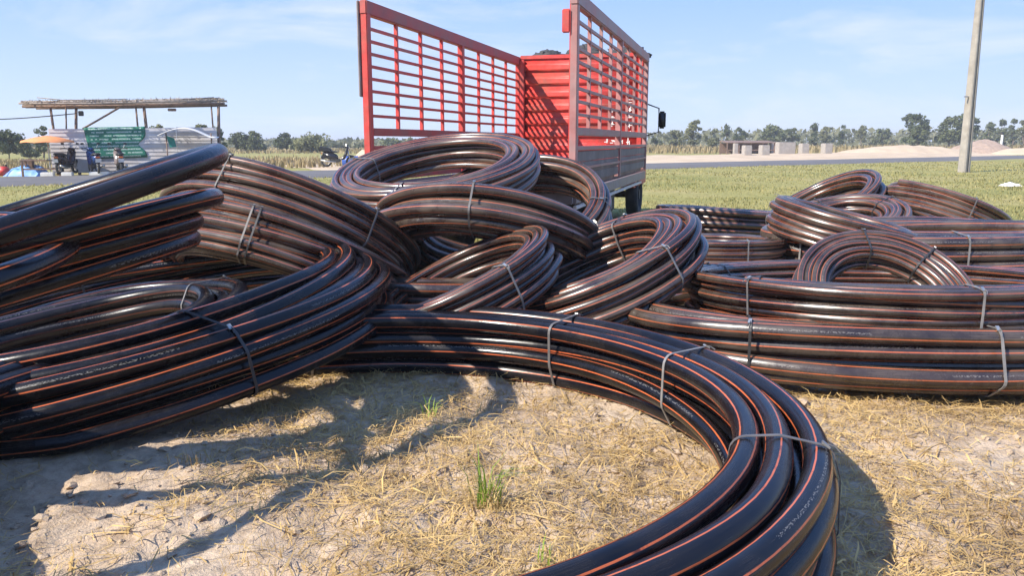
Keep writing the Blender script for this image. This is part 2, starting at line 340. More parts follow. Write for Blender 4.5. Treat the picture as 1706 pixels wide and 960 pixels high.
RD = Vector((0.815, 0.58, 0)).normalized(); RN = Vector((-RD.y, RD.x, 0)); RP = Vector((-17.3, 28.1, 0))
def road_pt(t, d, z=0.0): p = RP + RD*t + RN*d; return (p.x, p.y, z)
m = MB(); ts = [-160, -60, -20] + list(range(-10, 110, 6)) + [150, 260, 420]
V = []; F = []
for i, t_ in enumerate(ts):
    e0 = 0.25*math.sin(t_*0.7)+0.15*math.sin(t_*1.9); e1 = 0.25*math.sin(t_*0.6+2)
    V += [road_pt(t_, -0.5+e0, -0.05), road_pt(t_, 0.1+e0, 0.07), road_pt(t_, 5.7+e1*.6, 0.09), road_pt(t_, 6.3+e1*.6, -0.05)]
for i in range(len(ts)-1):
    for k in range(3): F.append((i*4+k, (i+1)*4+k, (i+1)*4+k+1, i*4+k+1))
m.add(V, F); tag(m.build('road', M['asphalt'], smooth=True), kind='structure')
# pale sand verge beyond the road
def sand_sheet(name, t0, t1, d0, d1, zf, mat, nt_=60, nd=16):
    V = []; F = []
    for i in range(nt_+1):
        for j in range(nd+1):
            t_ = t0+(t1-t0)*i/nt_; d = d0+(d1-d0)*j/nd; p = road_pt(t_, d); V.append((p[0], p[1], zf(i/nt_, j/nd, t_, d)))
    for i in range(nt_):
        for j in range(nd): F.append((i*(nd+1)+j, (i+1)*(nd+1)+j, (i+1)*(nd+1)+j+1, i*(nd+1)+j+1))
    return link(name, np_mesh(name, V, F), mat)
def edge(a, k=0.12): return max(0.0, min(1.0, a/k, (1-a)/k))
tag(sand_sheet('sand_verge', 14, 96, 6.2, 27, lambda a, b, t_, d: -0.05 + edge(a, .08)*edge(b, .12)*(0.16+0.30*(float(fbm(np.array(t_), np.array(d), 4, 0.35))+0.15)), M['sand']), kind='structure')
# long low berm of sand and the rubble heap on it
def heap(name, px0, px1, Y, w, h, mat, seed, label, cat, py=None):
    x0, x1 = bearing_x(px0, Y), bearing_x(px1, Y); n = 48; q = 14; V = []; F = []
    for i in range(n+1):
        a = i/n; prof = (math.sin(math.pi*a)**0.55)*(0.75+0.5*(float(fbm(np.array(a*6+seed), np.array(seed*3.1), 3, 1.0))+0.2))
        for j in range(q+1):
            b = j/q*2-1; z = h*prof*max(0, 1-b*b)**0.9*(1+0.25*float(fbm(np.array(a*14+seed), np.array(b*3), 3, 1.5)))
            V.append(((x1-x0)*(a-.5), b*w*(0.4+0.6*math.sin(math.pi*a)**.5), z-0.08))
    for i in range(n):
        for j in range(q): F.append((i*(q+1)+j, (i+1)*(q+1)+j, (i+1)*(q+1)+j+1, i*(q+1)+j+1))
    o = link(name, np_mesh(name, V, F), mat); o.location = ((x0+x1)/2, Y, 0.05); o.rotation_euler = (0, 0, R_(18))
    return tag(o, label, cat)
heap('sand_heap', 1380, 1650, 100, 4.5, 1.1, M['sand'], 3, 'long pale sand heap beyond the road beside the utility pole', 'sand heap')
heap('rubble_heap', 1585, 1690, 103, 4, 1.8, M['rubble'], 8, 'pinkish pile of rubble behind the leaning utility pole', 'rubble heap')
heap('sand_heap', 1660, 1760, 96, 3.5, 0.9, M['sand'], 5, 'low sand heap at the right edge behind the grass', 'sand heap')
heap('sand_heap', 588, 660, 58, 3, 1.25, M['sand'], 11, 'pale sand heap behind the truck and the blue drum', 'sand heap')

# ------------------------------------------------------------------ trees, scrub, dry grass
def leaf_mesh(name, P, size, flat=0.5, up=0.3):
    P = np.asarray(P); n = len(P); a = rng.normal(size=(n, 3)); a /= np.linalg.norm(a, axis=1)[:, None]
    b = rng.normal(size=(n, 3)); b -= (a*b).sum(1)[:, None]*a; b /= np.linalg.norm(b, axis=1)[:, None]
    s = (np.asarray(size)*rng.uniform(0.6, 1.4, n))[:, None]
    V = np.stack([P-a*s, P+b*s*flat, P+a*s, P-b*s*flat], 1).reshape(-1, 3); F = np.arange(n*4).reshape(n, 4)
    return np_mesh(name, V, F, smooth=False)
def crown_pts(h0, h1, r, n, clumps, kind):
    C = []
    for k in range(clumps):
        a = rng.uniform(0, 2*math.pi); q = rng.random()
        z = h0+(h1-h0)*(0.06+0.86*q**1.15)
        if kind == 'round': rr = r*math.sqrt(max(0.05, 1-(2*q-0.9)**2*0.8))
        elif kind == 'tall': rr = r*(1-0.68*q)*1.15
        else: rr = r*(0.5+0.5*math.sin(math.pi*q))
        d = rr*math.sqrt(rng.random())*0.85; C.append((d*math.cos(a), d*math.sin(a), z, rng.uniform(0.15, 0.36)*max(r, 0.36*(h1-h0))))
    C = np.array(C); i = rng.integers(0, clumps, n); d = rng.normal(size=(n, 3)); d /= np.linalg.norm(d, axis=1)[:, None]
    P = C[i, :3] + d*(C[i, 3]*rng.random(n)**0.4)[:, None]*np.array([1.15, 1.15, 0.85])
    return P, C
def tree(px, py_top, Y, wpx, kind, mat, label, base_py=None, n=900, clumps=16, name='tree', group='trees along the horizon'):
    X = bearing_x(px, Y); H = height_at(py_top, Y); r = wpx/2/1387*Y
    t = empty(name, (X, Y, 0), 0, label, 'tree', group)
    bm = MB(); th = H*(0.35 if kind != 'tall' else 0.45)
    wob = [(0, 0, -0.1), (0.03*H*rng.normal(), 0.03*H*rng.normal(), th*0.5), (0.04*H*rng.normal(), 0.03*H*rng.normal(), th)]
    bm.tube(wob, [0.028*H, 0.022*H, 0.014*H], 7)
    P, C = crown_pts(H*(0.10 if kind in ('bush', 'tall') else 0.18), H*0.93, r, n, clumps, kind)
    for c in C[:6]: bm.tube([wob[2], (c[0]*.5, c[1]*.5, (c[2]+th)/2), c[:3]], [0.012*H, 0.008*H, 0.004*H], 5)
    bm.build('trunk', M['bark'], t, smooth=True)
    link('crown', leaf_mesh('crown', P, max(0.08, 0.04*r+0.0008*Y), 0.6), M[mat], t)
    return t
T = [ # bearing, top, distance, width, kind, material, label
 (12, 216, 70, 62, 'round', 'leaf_dark', 'large dark round tree at the left edge behind dry grass'),
 (48, 238, 78, 36, 'bush', 'leaf_mid', 'small green bush right of the dark tree at the left edge'),
 (70, 205, 75, 30, 'open', 'leaf_mid', 'thin tree rising just left of the metal shed wall'),
 (265, 201, 62, 40, 'open', 'leaf_pale', 'pale feathery treetop showing above the middle of the shed wall'),
 (336, 200, 60, 34, 'open', 'leaf_pale', 'pale treetop at the right end of the shed wall'),
 (362, 208, 75, 36, 'round', 'leaf_mid', 'grey green tree just right of the shed'),
 (400, 219, 118, 42, 'round', 'leaf_dark', 'left one of two dark green trees right of the shed'),
 (421, 215, 118, 45, 'tall', 'leaf_mid', 'taller pointed tree of the pair right of the shed'),
 (477, 221, 120, 42, 'round', 'leaf_dark', 'dark round tree midway between shed and truck'),
 (520, 225, 112, 70, 'round', 'leaf_pale', 'wide pale green tree left of the parked motorcycle'),
 (556, 238, 170, 14, 'tall', 'leaf_mid', 'first of the small trees behind the parked motorcycle'),
 (567, 237, 170, 14, 'tall', 'leaf_mid', 'second of the small trees behind the parked motorcycle'),
 (579, 240, 170, 16, 'tall', 'leaf_mid', 'third of the small trees behind the parked motorcycle'),
 (601, 241, 160, 22, 'bush', 'leaf_mid', 'low bush against the left side of the truck'),
 (655, 232, 150, 46, 'open', 'leaf_mid', 'bushy tree seen through the left side slot of the truck'),
 (690, 230, 150, 34, 'open', 'leaf_pale', 'pale tree seen through the left side slot of the truck'),
 (1092, 228, 150, 26, 'bush', 'leaf_mid', 'low bush right of the truck wing mirror'),
 (1126, 213, 140, 30, 'open', 'leaf_pale', 'pale bushy tree right of the truck mirror'),
 (1153, 195, 140, 34, 'open', 'leaf_pale', 'tall pale open tree between truck and concrete blocks'),
 (1186, 212, 150, 30, 'bush', 'leaf_pale', 'pale bush left of the small dark tree'),
 (1210, 206, 160, 15, 'round', 'leaf_dark', 'small dark oval tree above the low wooden shelter'),
 (1232, 210, 160, 28, 'round', 'leaf_dark', 'rounded tree above the middle of the low shelter'),
 (1286, 208, 165, 50, 'round', 'leaf_mid', 'wide rounded tree above the concrete blocks'),
 (1318, 211, 165, 30, 'bush', 'leaf_mid', 'bush right of the wide rounded tree'),
 (1355, 202, 170, 18, 'tall', 'leaf_dark', 'narrow tree above the right hand concrete block'),
 (1376, 208, 175, 26, 'open', 'leaf_pale', 'thin pale tree right of the narrow tree'),
 (1401, 200, 170, 15, 'tall', 'leaf_dark', 'slim pointed tree above the left end of the sand heap'),
 (1435, 205, 175, 26, 'open', 'leaf_pale', 'bare looking pale tree right of the slim pointed tree'),
 (1470, 212, 180, 34, 'bush', 'leaf_mid', 'low bush left of the big round tree'),
 (1519, 184, 150, 50, 'round', 'leaf_dark', 'big dark round tree left of the utility pole'),
 (1530, 206, 140, 36, 'bush', 'leaf_mid', 'lighter bush in front of the big round tree'),
 (1580, 186, 150, 50, 'round', 'leaf_mid', 'broad green tree just left of the utility pole'),
 (1608, 184, 152, 44, 'round', 'leaf_dark', 'dark tree directly behind the utility pole'),
 (1648, 196, 165, 22, 'tall', 'leaf_mid', 'first pointed tree right of the utility pole'),
 (1667, 195, 168, 24, 'tall', 'leaf_mid', 'second pointed tree right of the utility pole'),
 (1686, 190, 165, 18, 'tall', 'leaf_mid', 'tallest pointed tree near the right edge'),
 (1704, 194, 160, 24, 'open', 'leaf_pale', 'brownish tree at the right edge'),
]
for a in T: tree(*a[:7], n=int(700+a[3]*34), clumps=int(9+a[3]*0.42))
# continuous far scrub line
P = []; S = []
for k in range(26000):
    Y = rng.uniform(175, 330); px = rng.uniform(-500, 2300)
    hmax = 0.7+2.0*float(0.5+fbm(np.array(px*0.02), np.array(Y*0.01), 3, 1.0)) + (2.3 if px > 1080 else 0)
    P.append((bearing_x(px, Y), Y, hmax*rng.random()**0.8)); S.append(rng.uniform(0.35, 0.75))
tag(link('far_scrub', leaf_mesh('far_scrub', P, np.array(S), 0.7), M['scrub']), 'line of grey green scrub along the whole horizon', 'scrub', kind='stuff')
def blades(name, base, h, wd, lean, mat, label, cat, seg=1, az=None):
    base = np.asarray(base, float); n = len(base); h = np.broadcast_to(h, n)*rng.uniform(0.6, 1.3, n); a = rng.uniform(0, 2*np.pi, n) if az is None else az
    d = np.stack([np.cos(a), np.sin(a), 0*a], 1); s = np.stack([-np.sin(a), np.cos(a), 0*a], 1)*(np.broadcast_to(wd, n)/2)[:, None]
    ln = np.broadcast_to(lean, n)*rng.uniform(0.3, 1.6, n)
    mid = base+d*(ln*h*0.35)[:, None]+np.array([0, 0, 1])*(h*0.6)[:, None]; tip = base+d*(ln*h)[:, None]+np.array([0, 0, 1])*(h*np.clip(1-0.35*ln, 0.15, 1))[:, None]
    V = np.stack([base-s, base+s, mid+s*0.7, mid-s*0.7, tip], 1).reshape(-1, 3); o = np.arange(n)[:, None]*5
    q = np.concatenate([np.concatenate([o, o+1, o+2], 1), np.concatenate([o, o+2, o+3], 1), np.concatenate([o+3, o+2, o+4], 1)])
    return tag(link(name, np_mesh(name, V, q, smooth=False), M[mat]), label, cat, kind='stuff')
def off_road(X, Y):
    q = (X-RP.x)*RN.x+(Y-RP.y)*RN.y; return (q < -0.4) | (q > 8.6)
n = 34000; Y = np.concatenate([rng.uniform(38, 62, n//2), rng.uniform(100, 175, n//2)]); px = rng.uniform(-300, 2000, n)
q_ = (px-853)/1387*Y; dist = (q_-RP.x)*RN.x+(Y-RP.y)*RN.y
keep = (dist > 12) & ((px < 700) | (dist > 26)); keep &= ~((px > 60) & (px < 390) & (Y < 46)); keep &= (px < 700) | (Y > 95)
blades('dry_grass', np.stack([q_, Y, 0*Y], 1)[keep], (np.where(px < 700, 0.34, 0.75)*(0.55+1.6*np.clip(0.35+fbm(q_, Y, 3, 0.12), 0, 1)))[keep], (0.0016*Y+0.03)[keep], 0.35, 'dry_grass', 'tall dry straw coloured grass beyond the road', 'dry grass')
# short grass of the field in front of the road
n = 120000; Y = np.exp(rng.uniform(np.log(7.0), np.log(62), n)); px = rng.uniform(-500, 2200, n); X = (px-853)/1387*Y
dd = np.sqrt((0.85*(X-0.6))**2+(Y-4.2)**2)+3.5*fbm(X, Y, 4, 0.9); q = (X-RP.x)*RN.x+(Y-RP.y)*RN.y
clump = fbm(X, Y, 4, 0.5); keep = (dd > 5.6) & (q < -0.2) & (clump + rng.normal(0, .08, n) > -0.17)
blades('field_grass', np.stack([X, Y, ground_h(X, Y)-0.01], 1)[keep], (0.03+0.20*np.clip(clump+0.22, 0, 1)**1.5+0.0006*Y)[keep], (0.004+0.0011*Y)[keep], 0.6, 'grass_field', 'short yellow green grass of the field', 'grass')

# ------------------------------------------------------------------ roadside shed and what stands round it
SL = Vector((-20.5, 36.9, 0.0)); SROT = R_(15); SA = Vector((math.cos(SROT), math.sin(SROT), 0)); SB = Vector((-SA.y, SA.x, 0))
def shed_w(x, y, z=0.0):
    p = SL + SA*x + SB*y; return (p.x, p.y, z)
shed = empty('roadside_shed', SL, SROT, 'open roadside shed with thatched roof and metal sheet wall', 'shed')
for i in range(4):                                   # corrugated sheets with horizontal ribs
    x0 = i*1.76; top = 2.04+0.03*i; sm_ = MB(); sm_.bb((x0, -.004+.006*(i % 2), .10), (x0+1.75, .004+.006*(i % 2), top))
    for j in range(11):
        z = .2+j*.17
        if z < top-.05: sm_.bb((x0+.002, -.022+.006*(i % 2), z-.022), (x0+1.748, -.0042+.006*(i % 2), z+.022))
    sm_.build('wall_sheet', M['zinc'], shed)
for (x, lean, th) in ((0.15, 0.02, 0.06), (1.05, -0.10, 0.07), (3.62, 0.0, 0.045), (3.98, 0.02, 0.075), (6.85, 0.0, 0.04), (7.1, -0.06, 0.075)):
    MB().tube([(x, 0.2, -0.1), (x+lean*.4+.02, 0.18, 1.6), (x-lean*1.2, 0.15, 3.02+0.025*x)], [th, th*.95, th*.85], 8).build('post', M['wood'], shed, smooth=True)
MB().tube([(0.45, 0.9, 1.2), (0.6, 0.8, 3.0)], 0.035, 6).build('post', M['wood'], shed, smooth=True)
MB().tube([(1.35, 0.15, 2.05), (2.0, 0.1, 2.42), (3.0, 0.05, 3.02)], 0.045, 6).build('brace', M['wood'], shed, smooth=True)
for y in (-0.35, 0.15, 1.7): MB().tube([(-.85, y, 2.98), (3, y+.02, 3.06), (7.45, y, 3.2)], 0.055, 7).build('roof_beam', M['wood'], shed, smooth=True)
for i in range(16):
    y = -0.75+i*0.19; z = 3.10+0.07*math.sin(i*1.3)+0.02*i*0.4; a = -.75+rng.uniform(-.3, .25); b = 7.25+rng.uniform(-.4, .3)
    MB().tube([(a, y, z), (a+2.8, y+rng.uniform(-.06, .06), z+rng.uniform(-.03, .07)), (a+5.8, y, z+0.13+rng.uniform(-.04, .06)), (b, y, z+0.26+rng.uniform(-.05, .05))], [.045, .05, .05, .03], 6).build('roof_pole', M['bamboo'], shed, smooth=True)
MB().tube([(-0.4, 0.3, 3.40), (0.6, 0.3, 3.30), (2.1, 0.3, 3.33), (3.3, 0.2, 3.38)], [.02, .03, .03, .015], 6).build('roof_pole', M['bamboo'], shed, smooth=True)
P = []
for k in range(1500): P.append((rng.uniform(-.8, 7.4), rng.uniform(-0.85, 2.2), 0))
P = np.array(P); P[:, 2] = 3.17+0.03*P[:, 0]+rng.normal(0, .018, len(P))
link('thatch', leaf_mesh('thatch', P*np.array([1, 1, 1]), 0.13, 0.14), M['thatch'], shed)['kind'] = 'stuff'
mb = MB().box((5.2, -0.3, 2.9), (0.35, 0.2, 0.12)); mb.build('hanging_bracket', M['wood'], shed, bevel=.02)
MB().box((1.35, 0.1, 2.72), (0.2, 0.16, 0.22)).build('lamp_box', M['black'], shed, bevel=.02)
# green banner on the wall
V = []; uv = []; nx_, ny_ = 24, 10
def bx(u): return 1.42+u*2.55
for i in range(nx_+1):
    for j in range(ny_+1):
        u, v = i/nx_, j/ny_; x = bx(u)+0.22*(1-v)*(1-u)
        if u > 0.86: x -= 0.34*math.exp(-((v-0.42)/0.16)**2)*(u-0.86)/0.14
        V.append((x, -0.055-0.012*math.sin(u*9+v*4), 0.72+1.38*v+0.06*u)); uv.append((u, v))
F = [(i*(ny_+1)+j, (i+1)*(ny_+1)+j, (i+1)*(ny_+1)+j+1, i*(ny_+1)+j+1) for i in range(nx_) for j in range(ny_)]
o = link('printed_banner', np_mesh('printed_banner', V, F, uv), M['banner']); o.location = SL; o.rotation_euler = (0, 0, SROT)
tag(o, 'green cloth banner with rows of white lettering on the shed wall', 'banner'); o.modifiers.new('t', 'SOLIDIFY').thickness = 0.004
# orange parasol
X, Y = shed_w(0.25, -1.3)[:2]
pa = empty('parasol', (X, Y, 0), 0, 'faded orange parasol over a wooden table left of the shed', 'parasol')
MB().tube([(0, 0, 0), (0, 0, 1.72)], 0.025, 8).build('pole', M['white'], pa, smooth=True)
V = [(0, 0, 1.74)]; F = []
for ring, (r, z) in enumerate(((0.5, 1.66), (1.0, 1.52), (1.03, 1.46))):
    for k in range(16): a = k*math.pi/8; V.append((r*math.cos(a)*(1.0 if k % 2 else 1.07), r*math.sin(a), z-(0.03 if k % 2 == 0 and ring else 0)))
F += [(0, 1+k, 1+(k+1) % 16) for k in range(16)]; m = MB(); m.add(V, F+[(1+r*16+k, 17+r*16+k, 17+r*16+(k+1) % 16, 1+r*16+(k+1) % 16) for r in range(2) for k in range(16)])
m.build('canopy', M['orange_cloth'], pa, smooth=True)
for k in range(8):
    a = k*math.pi/4; MB().tube([(0, 0, 1.62), (0.95*math.cos(a), 0.95*math.sin(a), 1.47)], 0.008, 5).build('rib', M['steel'], pa)
# table with benches under the parasol
tb = empty('wooden_table', shed_w(-0.1, -1.1), SROT, 'rough wooden table with crossbars under the orange parasol', 'table')
for k in range(4): MB().bb((-0.8, -0.3+.16*k, .66), (0.8, -0.16+.16*k, .70)).build('top_plank', M['wood'], tb, bevel=.006)
for sx in (-.72, .72):
    for sy in (-.24, .28): MB().bb((sx-.04, sy-.04, 0), (sx+.04, sy+.04, .66)).build('leg', M['wood'], tb, bevel=.008)
for sy in (-.24, .28): MB().bb((-.70, sy-.02, .28), (.70, sy+.02, .35)).build('crossbar', M['wood'], tb, bevel=.006)
MB().bb((-.9, .45, .0), (-.5, .8, .72)).build('back_panel', M['wood'], tb, bevel=.02)
for i, (x, y, w_, lab) in enumerate(((0.25, -1.75, .5, 'pale concrete footing under the parasol table'), (1.0, -1.7, .42, 'pale concrete footing beside the rear view motorbike'), (2.25, -1.6, .8, 'pale concrete slab behind the blue motorbike'))):
    o = MB().box((0, 0, .09), (w_, .4, .2)).build('concrete_footing', M['white'], bevel=.02); o.location = shed_w(x, y); o.rotation_euler = (0, 0, SROT); tag(o, lab, 'concrete footing', 'concrete footings at the shed')
# lean-to awning at the right end
aw = empty('lean_to_awning', shed_w(5.9, -0.9), SROT, 'small curved pale awning in front of the right end of the shed', 'awning')
V = []; 
for i in range(13):
    a = i/12; x = -1.25+2.5*a; z = 1.72+0.36*math.sin(math.pi*min(1, a*1.15))-0.10*a
    V += [(x, -.5, z), (x, .55, z+.06)]
o = link('roof_sheet', np_mesh('roof_sheet', V, [(2*i, 2*i+1, 2*i+3, 2*i+2) for i in range(12)]), M['white'], aw); o.modifiers.new('t', 'SOLIDIFY').thickness = .03
for x in (-.95, .95): MB().tube([(x, 0, 0), (x, 0, 1.86)], .03, 6).build('post', M['wood'], aw, smooth=True)
MB().prism([(-.95, 1.75), (-.62, 1.62), (-.55, 1.25), (-.82, 1.22)], -.03, .02).build('hanging_cloth', M['teal'], aw)
# blue tarp heap and red jerrycan
def crumple(name, loc, sx, sy, h, mat, lab, cat, seed):
    V = []; F = []; n_ = 20
    for i in range(n_+1):
        for j in range(n_+1):
            a, b = i/n_*2-1, j/n_*2-1; r = max(0, 1-a*a)*max(0, 1-b*b)
            V.append((a*sx, b*sy, h*r**.6*(0.55+1.3*(float(fbm(np.array(a*3+seed), np.array(b*3), 3, 1.2))+.25))))
    for i in range(n_):
        for j in range(n_): F.append((i*(n_+1)+j, (i+1)*(n_+1)+j, (i+1)*(n_+1)+j+1, i*(n_+1)+j+1))
    o = link(name, np_mesh(name, V, F, smooth=False), M[mat]); o.location = loc; return tag(o, lab, cat)
crumple('blue_tarpaulin', (bearing_x(42, 36.2), 36.2, 0.0), .85, .5, .5, 'blue_tarp', 'crumpled light blue tarpaulin on the ground left of the shed', 'tarpaulin', 4)
jc = empty('red_jerrycan', (bearing_x(3, 36), 36, 0), .3, 'red plastic can at the left edge beside the road', 'jerrycan')
MB().bb((-.3, -.15, 0.02), (.16, .15, .42)).build('body', M['red'], jc, bevel=.06, smooth=True); MB().tube([(.05, 0, .42), (.05, 0, .5)], .04, 8).build('cap', M['black'], jc)
# overhead cable to the shed
pts = [(bearing_x(-140, 34), 34, height_at(200, 34))]
m = MB(); e = shed_w(1.2, .1, 2.72)
for k in range(13):
    a = k/12; m_p = Vector(pts[0]).lerp(Vector(e), a); m_p.z -= .12*math.sin(math.pi*a); pts.append(tuple(m_p))
m.tube(pts[1:], .022, 5); tag(m.build('overhead_cable', M['black']), 'black cable sagging to the left post of the shed', 'cable')

# ------------------------------------------------------------------ motorbikes
def motorbike(loc, rz, paint, label, scooter=True, plate=True):
    b = empty('motorbike', loc, rz, label, 'motorbike', 'parked motorbikes'); b.scale = (1.12,)*3
    for x, nm in ((-.60, 'rear'), (.62, 'front')):
        wh = MB().torus((x, 0, .27), .225, .048, 'y', 22, 8).build('wheel', M['rubber'], b, smooth=True)
        r = MB().torus((x, 0, .27), .17, .014, 'y', 20, 6)
        for k in range(5): a = k*2*math.pi/5; r.tube([(x, 0, .27), (x+.17*math.cos(a), 0, .27+.17*math.sin(a))], .012, 5)
        r.build('rim', M['steel'], wh, smooth=True)
    MB().prism([(-.78, .62), (-.72, .74), (-.30, .72), (-.05, .60), (.0, .40), (-.18, .30), (-.5, .40), (-.72, .52)], -.11, .11).build('rear_body', paint, b, bevel=.03, smooth=True)
    MB().prism([(.0, .42), (.08, .34), (.30, .36), (.42, .60), (.50, .88), (.42, .92), (.30, .62), (.14, .44)], -.16, .16).build('leg_shield', paint, b, bevel=.03, smooth=True)
    MB().prism([(-.80, .74), (-.76, .82), (-.45, .82), (-.10, .76), (.0, .70), (-.25, .70)], -.13, .13).build('seat', M['black'], b, bevel=.03, smooth=True)
    MB().prism([(-.42, .30), (-.40, .44), (.06, .40), (.10, .26), (-.2, .2)], -.12, .12).build('engine', M['chassis'], b, bevel=.03)
    MB().tube([(-.1, -.15, .25), (-.45, -.17, .26), (-.85, -.18, .34)], [.025, .04, .05], 8).build('exhaust', M['steel'], b, smooth=True)
    for s in (-.07, .07): MB().tube([(.62, s, .27), (.50, s, .62), (.42, s*.8, .90)], [.018, .022, .022], 7).build('fork', M['steel'], b, smooth=True)
    MB().prism([(.40, .52), (.52, .60), (.72, .57), (.86, .44), (.84, .40), (.70, .52), (.55, .53)], -.055, .055).build('front_mudguard', paint, b, bevel=.012, smooth=True)
    MB().prism([(-.86, .44), (-.80, .60), (-.66, .62), (-.70, .56), (-.8, .42)], -.06, .06).build('rear_mudguard', M['black'], b, bevel=.012)
    MB().tube([(.28, -.34, .98), (.36, -.2, 1.0), (.42, 0, .93), (.36, .2, 1.0), (.28, .34, .98)], .016, 7).build('handlebar', M['black'], b, smooth=True)
    for s in (-.3, .3): MB().tube([(.27, s*1.15, .98), (.30, s, .985)], .024, 8).build('grip', M['rubber'], b, smooth=True)
    MB().prism([(.38, .88), (.36, 1.0), (.46, 1.03), (.54, .94), (.52, .86)], -.12, .12).build('headlight_cowl', paint, b, bevel=.03, smooth=True)
    MB().box((.535, 0, .93), (.03, .14, .09)).build('headlight', M['white'], b, bevel=.012)
    MB().box((-.80, 0, .66), (.05, .16, .06)).build('tail_light', M['amber'], b, bevel=.012)
    for s in (-.26, .26):
        mi = MB().tube([(.36, s*.8, 1.0), (.36, s*1.05, 1.14)], .008, 5).build('mirror_stem', M['steel'], b); MB().box((.36, s*1.1, 1.17), (.02, .12, .075)).build('mirror', M['black'], mi, bevel=.01)
    if plate: MB().box((-.87, 0, .53), (.012, .20, .13), rotm('Y', -14)).build('number_plate', M['white'], b)
    MB().tube([(-.1, .10, .24), (-.2, .24, .02)], .014, 6).build('side_stand', M['steel'], b)
    return b
def bike_at(px, Y): return (bearing_x(px, Y), Y, 0.08)
motorbike(bike_at(108, 36.3), R_(92), M['bike_dark'], 'dark maroon motorbike seen from behind with white number plate')
motorbike(bike_at(153, 36.4), R_(128), M['bike_blue'], 'blue motorbike in front of the green banner')
motorbike(bike_at(196, 36.7), R_(120), M['bike_silver'], 'silver and dark motorbike at the right end of the green banner')
mb4 = motorbike((bearing_x(563, 46), 46, 0.09), R_(4), M['bike_black'], 'black motorbike standing side on beside the blue drum')
MB().prism([(-.95, .78), (-.9, 1.02), (-.35, .92), (-.30, .74)], -.15, .15).build('rear_box', M['black'], mb4, bevel=.03)
dr = empty('blue_drum', (bearing_x(583, 47.5), 47.5, 0.08), 0, 'blue plastic drum lying behind the black motorbike', 'drum')
MB().tube([(-.45, 0, .3), (-.43, 0, .3), (-.2, 0, .3), (-.18, 0, .3), (.18, 0, .3), (.2, 0, .3), (.43, 0, .3), (.45, 0, .3)], [.25, .29, .29, .30, .30, .29, .29, .25], 18).build('body', M['blue_plastic'], dr, smooth=True)
MB().tube([(.44, 0, .42), (.47, 0, .42)], .04, 10).build('bung', M['black'], dr)

# ------------------------------------------------------------------ right-hand roadside: shelter, concrete blocks, pole
def cblock(px, py0, py1, wpx, Y, lab, rz=12, dep=None):
    w_ = wpx/1387*Y; z1 = height_at(py1, Y); X = bearing_x(px, Y)
    o = MB().box((0, 0, (z1-.1)/2), (w_, dep or w_, z1+.1)).build('concrete_block', M['concrete'], bevel=.05); o.location = (X, Y, .1); o.rotation_euler = (0, 0, R_(rz))
    return tag(o, lab, 'concrete block', 'concrete blocks beyond the road')
cblock(1226, 262, 240, 7, 90, 'leftmost small concrete block inside the shelter front')
cblock(1245, 262, 243.5, 13, 77, 'first square concrete block beyond the road from the left')
cblock(1274, 260, 243, 14, 81, 'second square concrete block left of the widest one')
cblock(1309, 258, 238, 30, 88, 'widest concrete block in the row beyond the road', 12, .9)
cblock(1340, 257, 240, 13, 91, 'concrete block just right of the widest one')
cblock(1378, 257, 240, 14, 91, 'rightmost concrete block nearest the sand heap')
cblock(1287, 250, 237, 8, 95, 'small concrete block behind the second square block')
sx0, sx1, sy = bearing_x(1203, 94), bearing_x(1288, 94), 94
sh = empty('low_shelter', ((sx0+sx1)/2, sy, .1), R_(8), 'low wooden shelter with brown roof behind the concrete blocks', 'shelter')
L = sx1-sx0
for k in range(6): MB().box((-L/2+L*(k+.5)/6, 0, 1.32+.02*(k % 2)), (L/6-.03, 2.4, .09), rotm('X', 5)).build('roof_board', M['wood'], sh, bevel=.01)
for k in range(5):
    for y in (-1, 1): MB().tube([(-L/2+.1+(L-.2)*k/4, y, -.1), (-L/2+.1+(L-.2)*k/4, y, 1.28)], .07, 6).build('post', M['wood'], sh)
MB().bb((-L/2, -1.06, .35), (L/2, -.98, .48)).build('rail', M['wood'], sh); MB().bb((-L/2, .95, .0), (L/2, 1.02, 1.2)).build('back_panel', M['wood'], sh)
o = MB().tube([(0, 0, 0), (0, 0, 2.3)], [.16, .13], 8).build('concrete_post', M['white'], smooth=True); o.location = (bearing_x(1669, 108), 108, 0); tag(o, 'short white post beside the rubble heap near the right edge', 'post')
# utility pole: tapered, chamfered concrete with a recessed channel
PY = 41.0; up = empty('utility_pole', (bearing_x(1610.5, PY), PY, 0), R_(28), 'tall grey concrete utility pole standing in the grass', 'utility pole')
m = MB(); V = []; F = []; hs = [-.3]+[.9*i for i in range(0, 14)]
prof = [(-1, -.75), (-.75, -1), (-.30, -1), (-.22, -.55), (.22, -.55), (.30, -1), (.75, -1), (1, -.75), (1, .75), (.75, 1), (-.75, 1), (-1, .75)]
for h in hs:
    r = .245-.0085*h
    V += [(a*r, b*r*.85, h) for a, b in prof]
k = len(prof)
for i in range(len(hs)-1): F += [(i*k+j, i*k+(j+1) % k, (i+1)*k+(j+1) % k, (i+1)*k+j) for j in range(k)]
F.append(tuple((len(hs)-1)*k+j for j in range(k))); m.add(V, F); m.build('shaft', M['pole_concrete'], up)
MB().tube([(.26, 0, 0), (.24, 0, 1.6), (.235, 0, 4.3)], .03, 6).build('earth_cable', M['white'], up)
MB().bb((-.55, -.06, 3.6), (-.20, .0, 3.66)).build('bracket', M['steel'], up)
m = MB(); m.tube([(bearing_x(1612, PY), PY-.1, 11.6), (27, 30, 9.3), (34, 24, 9.0), (50, 10, 9.8)], .012, 5); tag(m.build('power_line', M['black']), 'thin power line at the top right running off the utility pole', 'power line')
crumple('white_bag', (bearing_x(1691, 28), 28, .0), .30, .22, .13, 'white', 'small white plastic bag lying on the grass at the right edge', 'bag', 2)

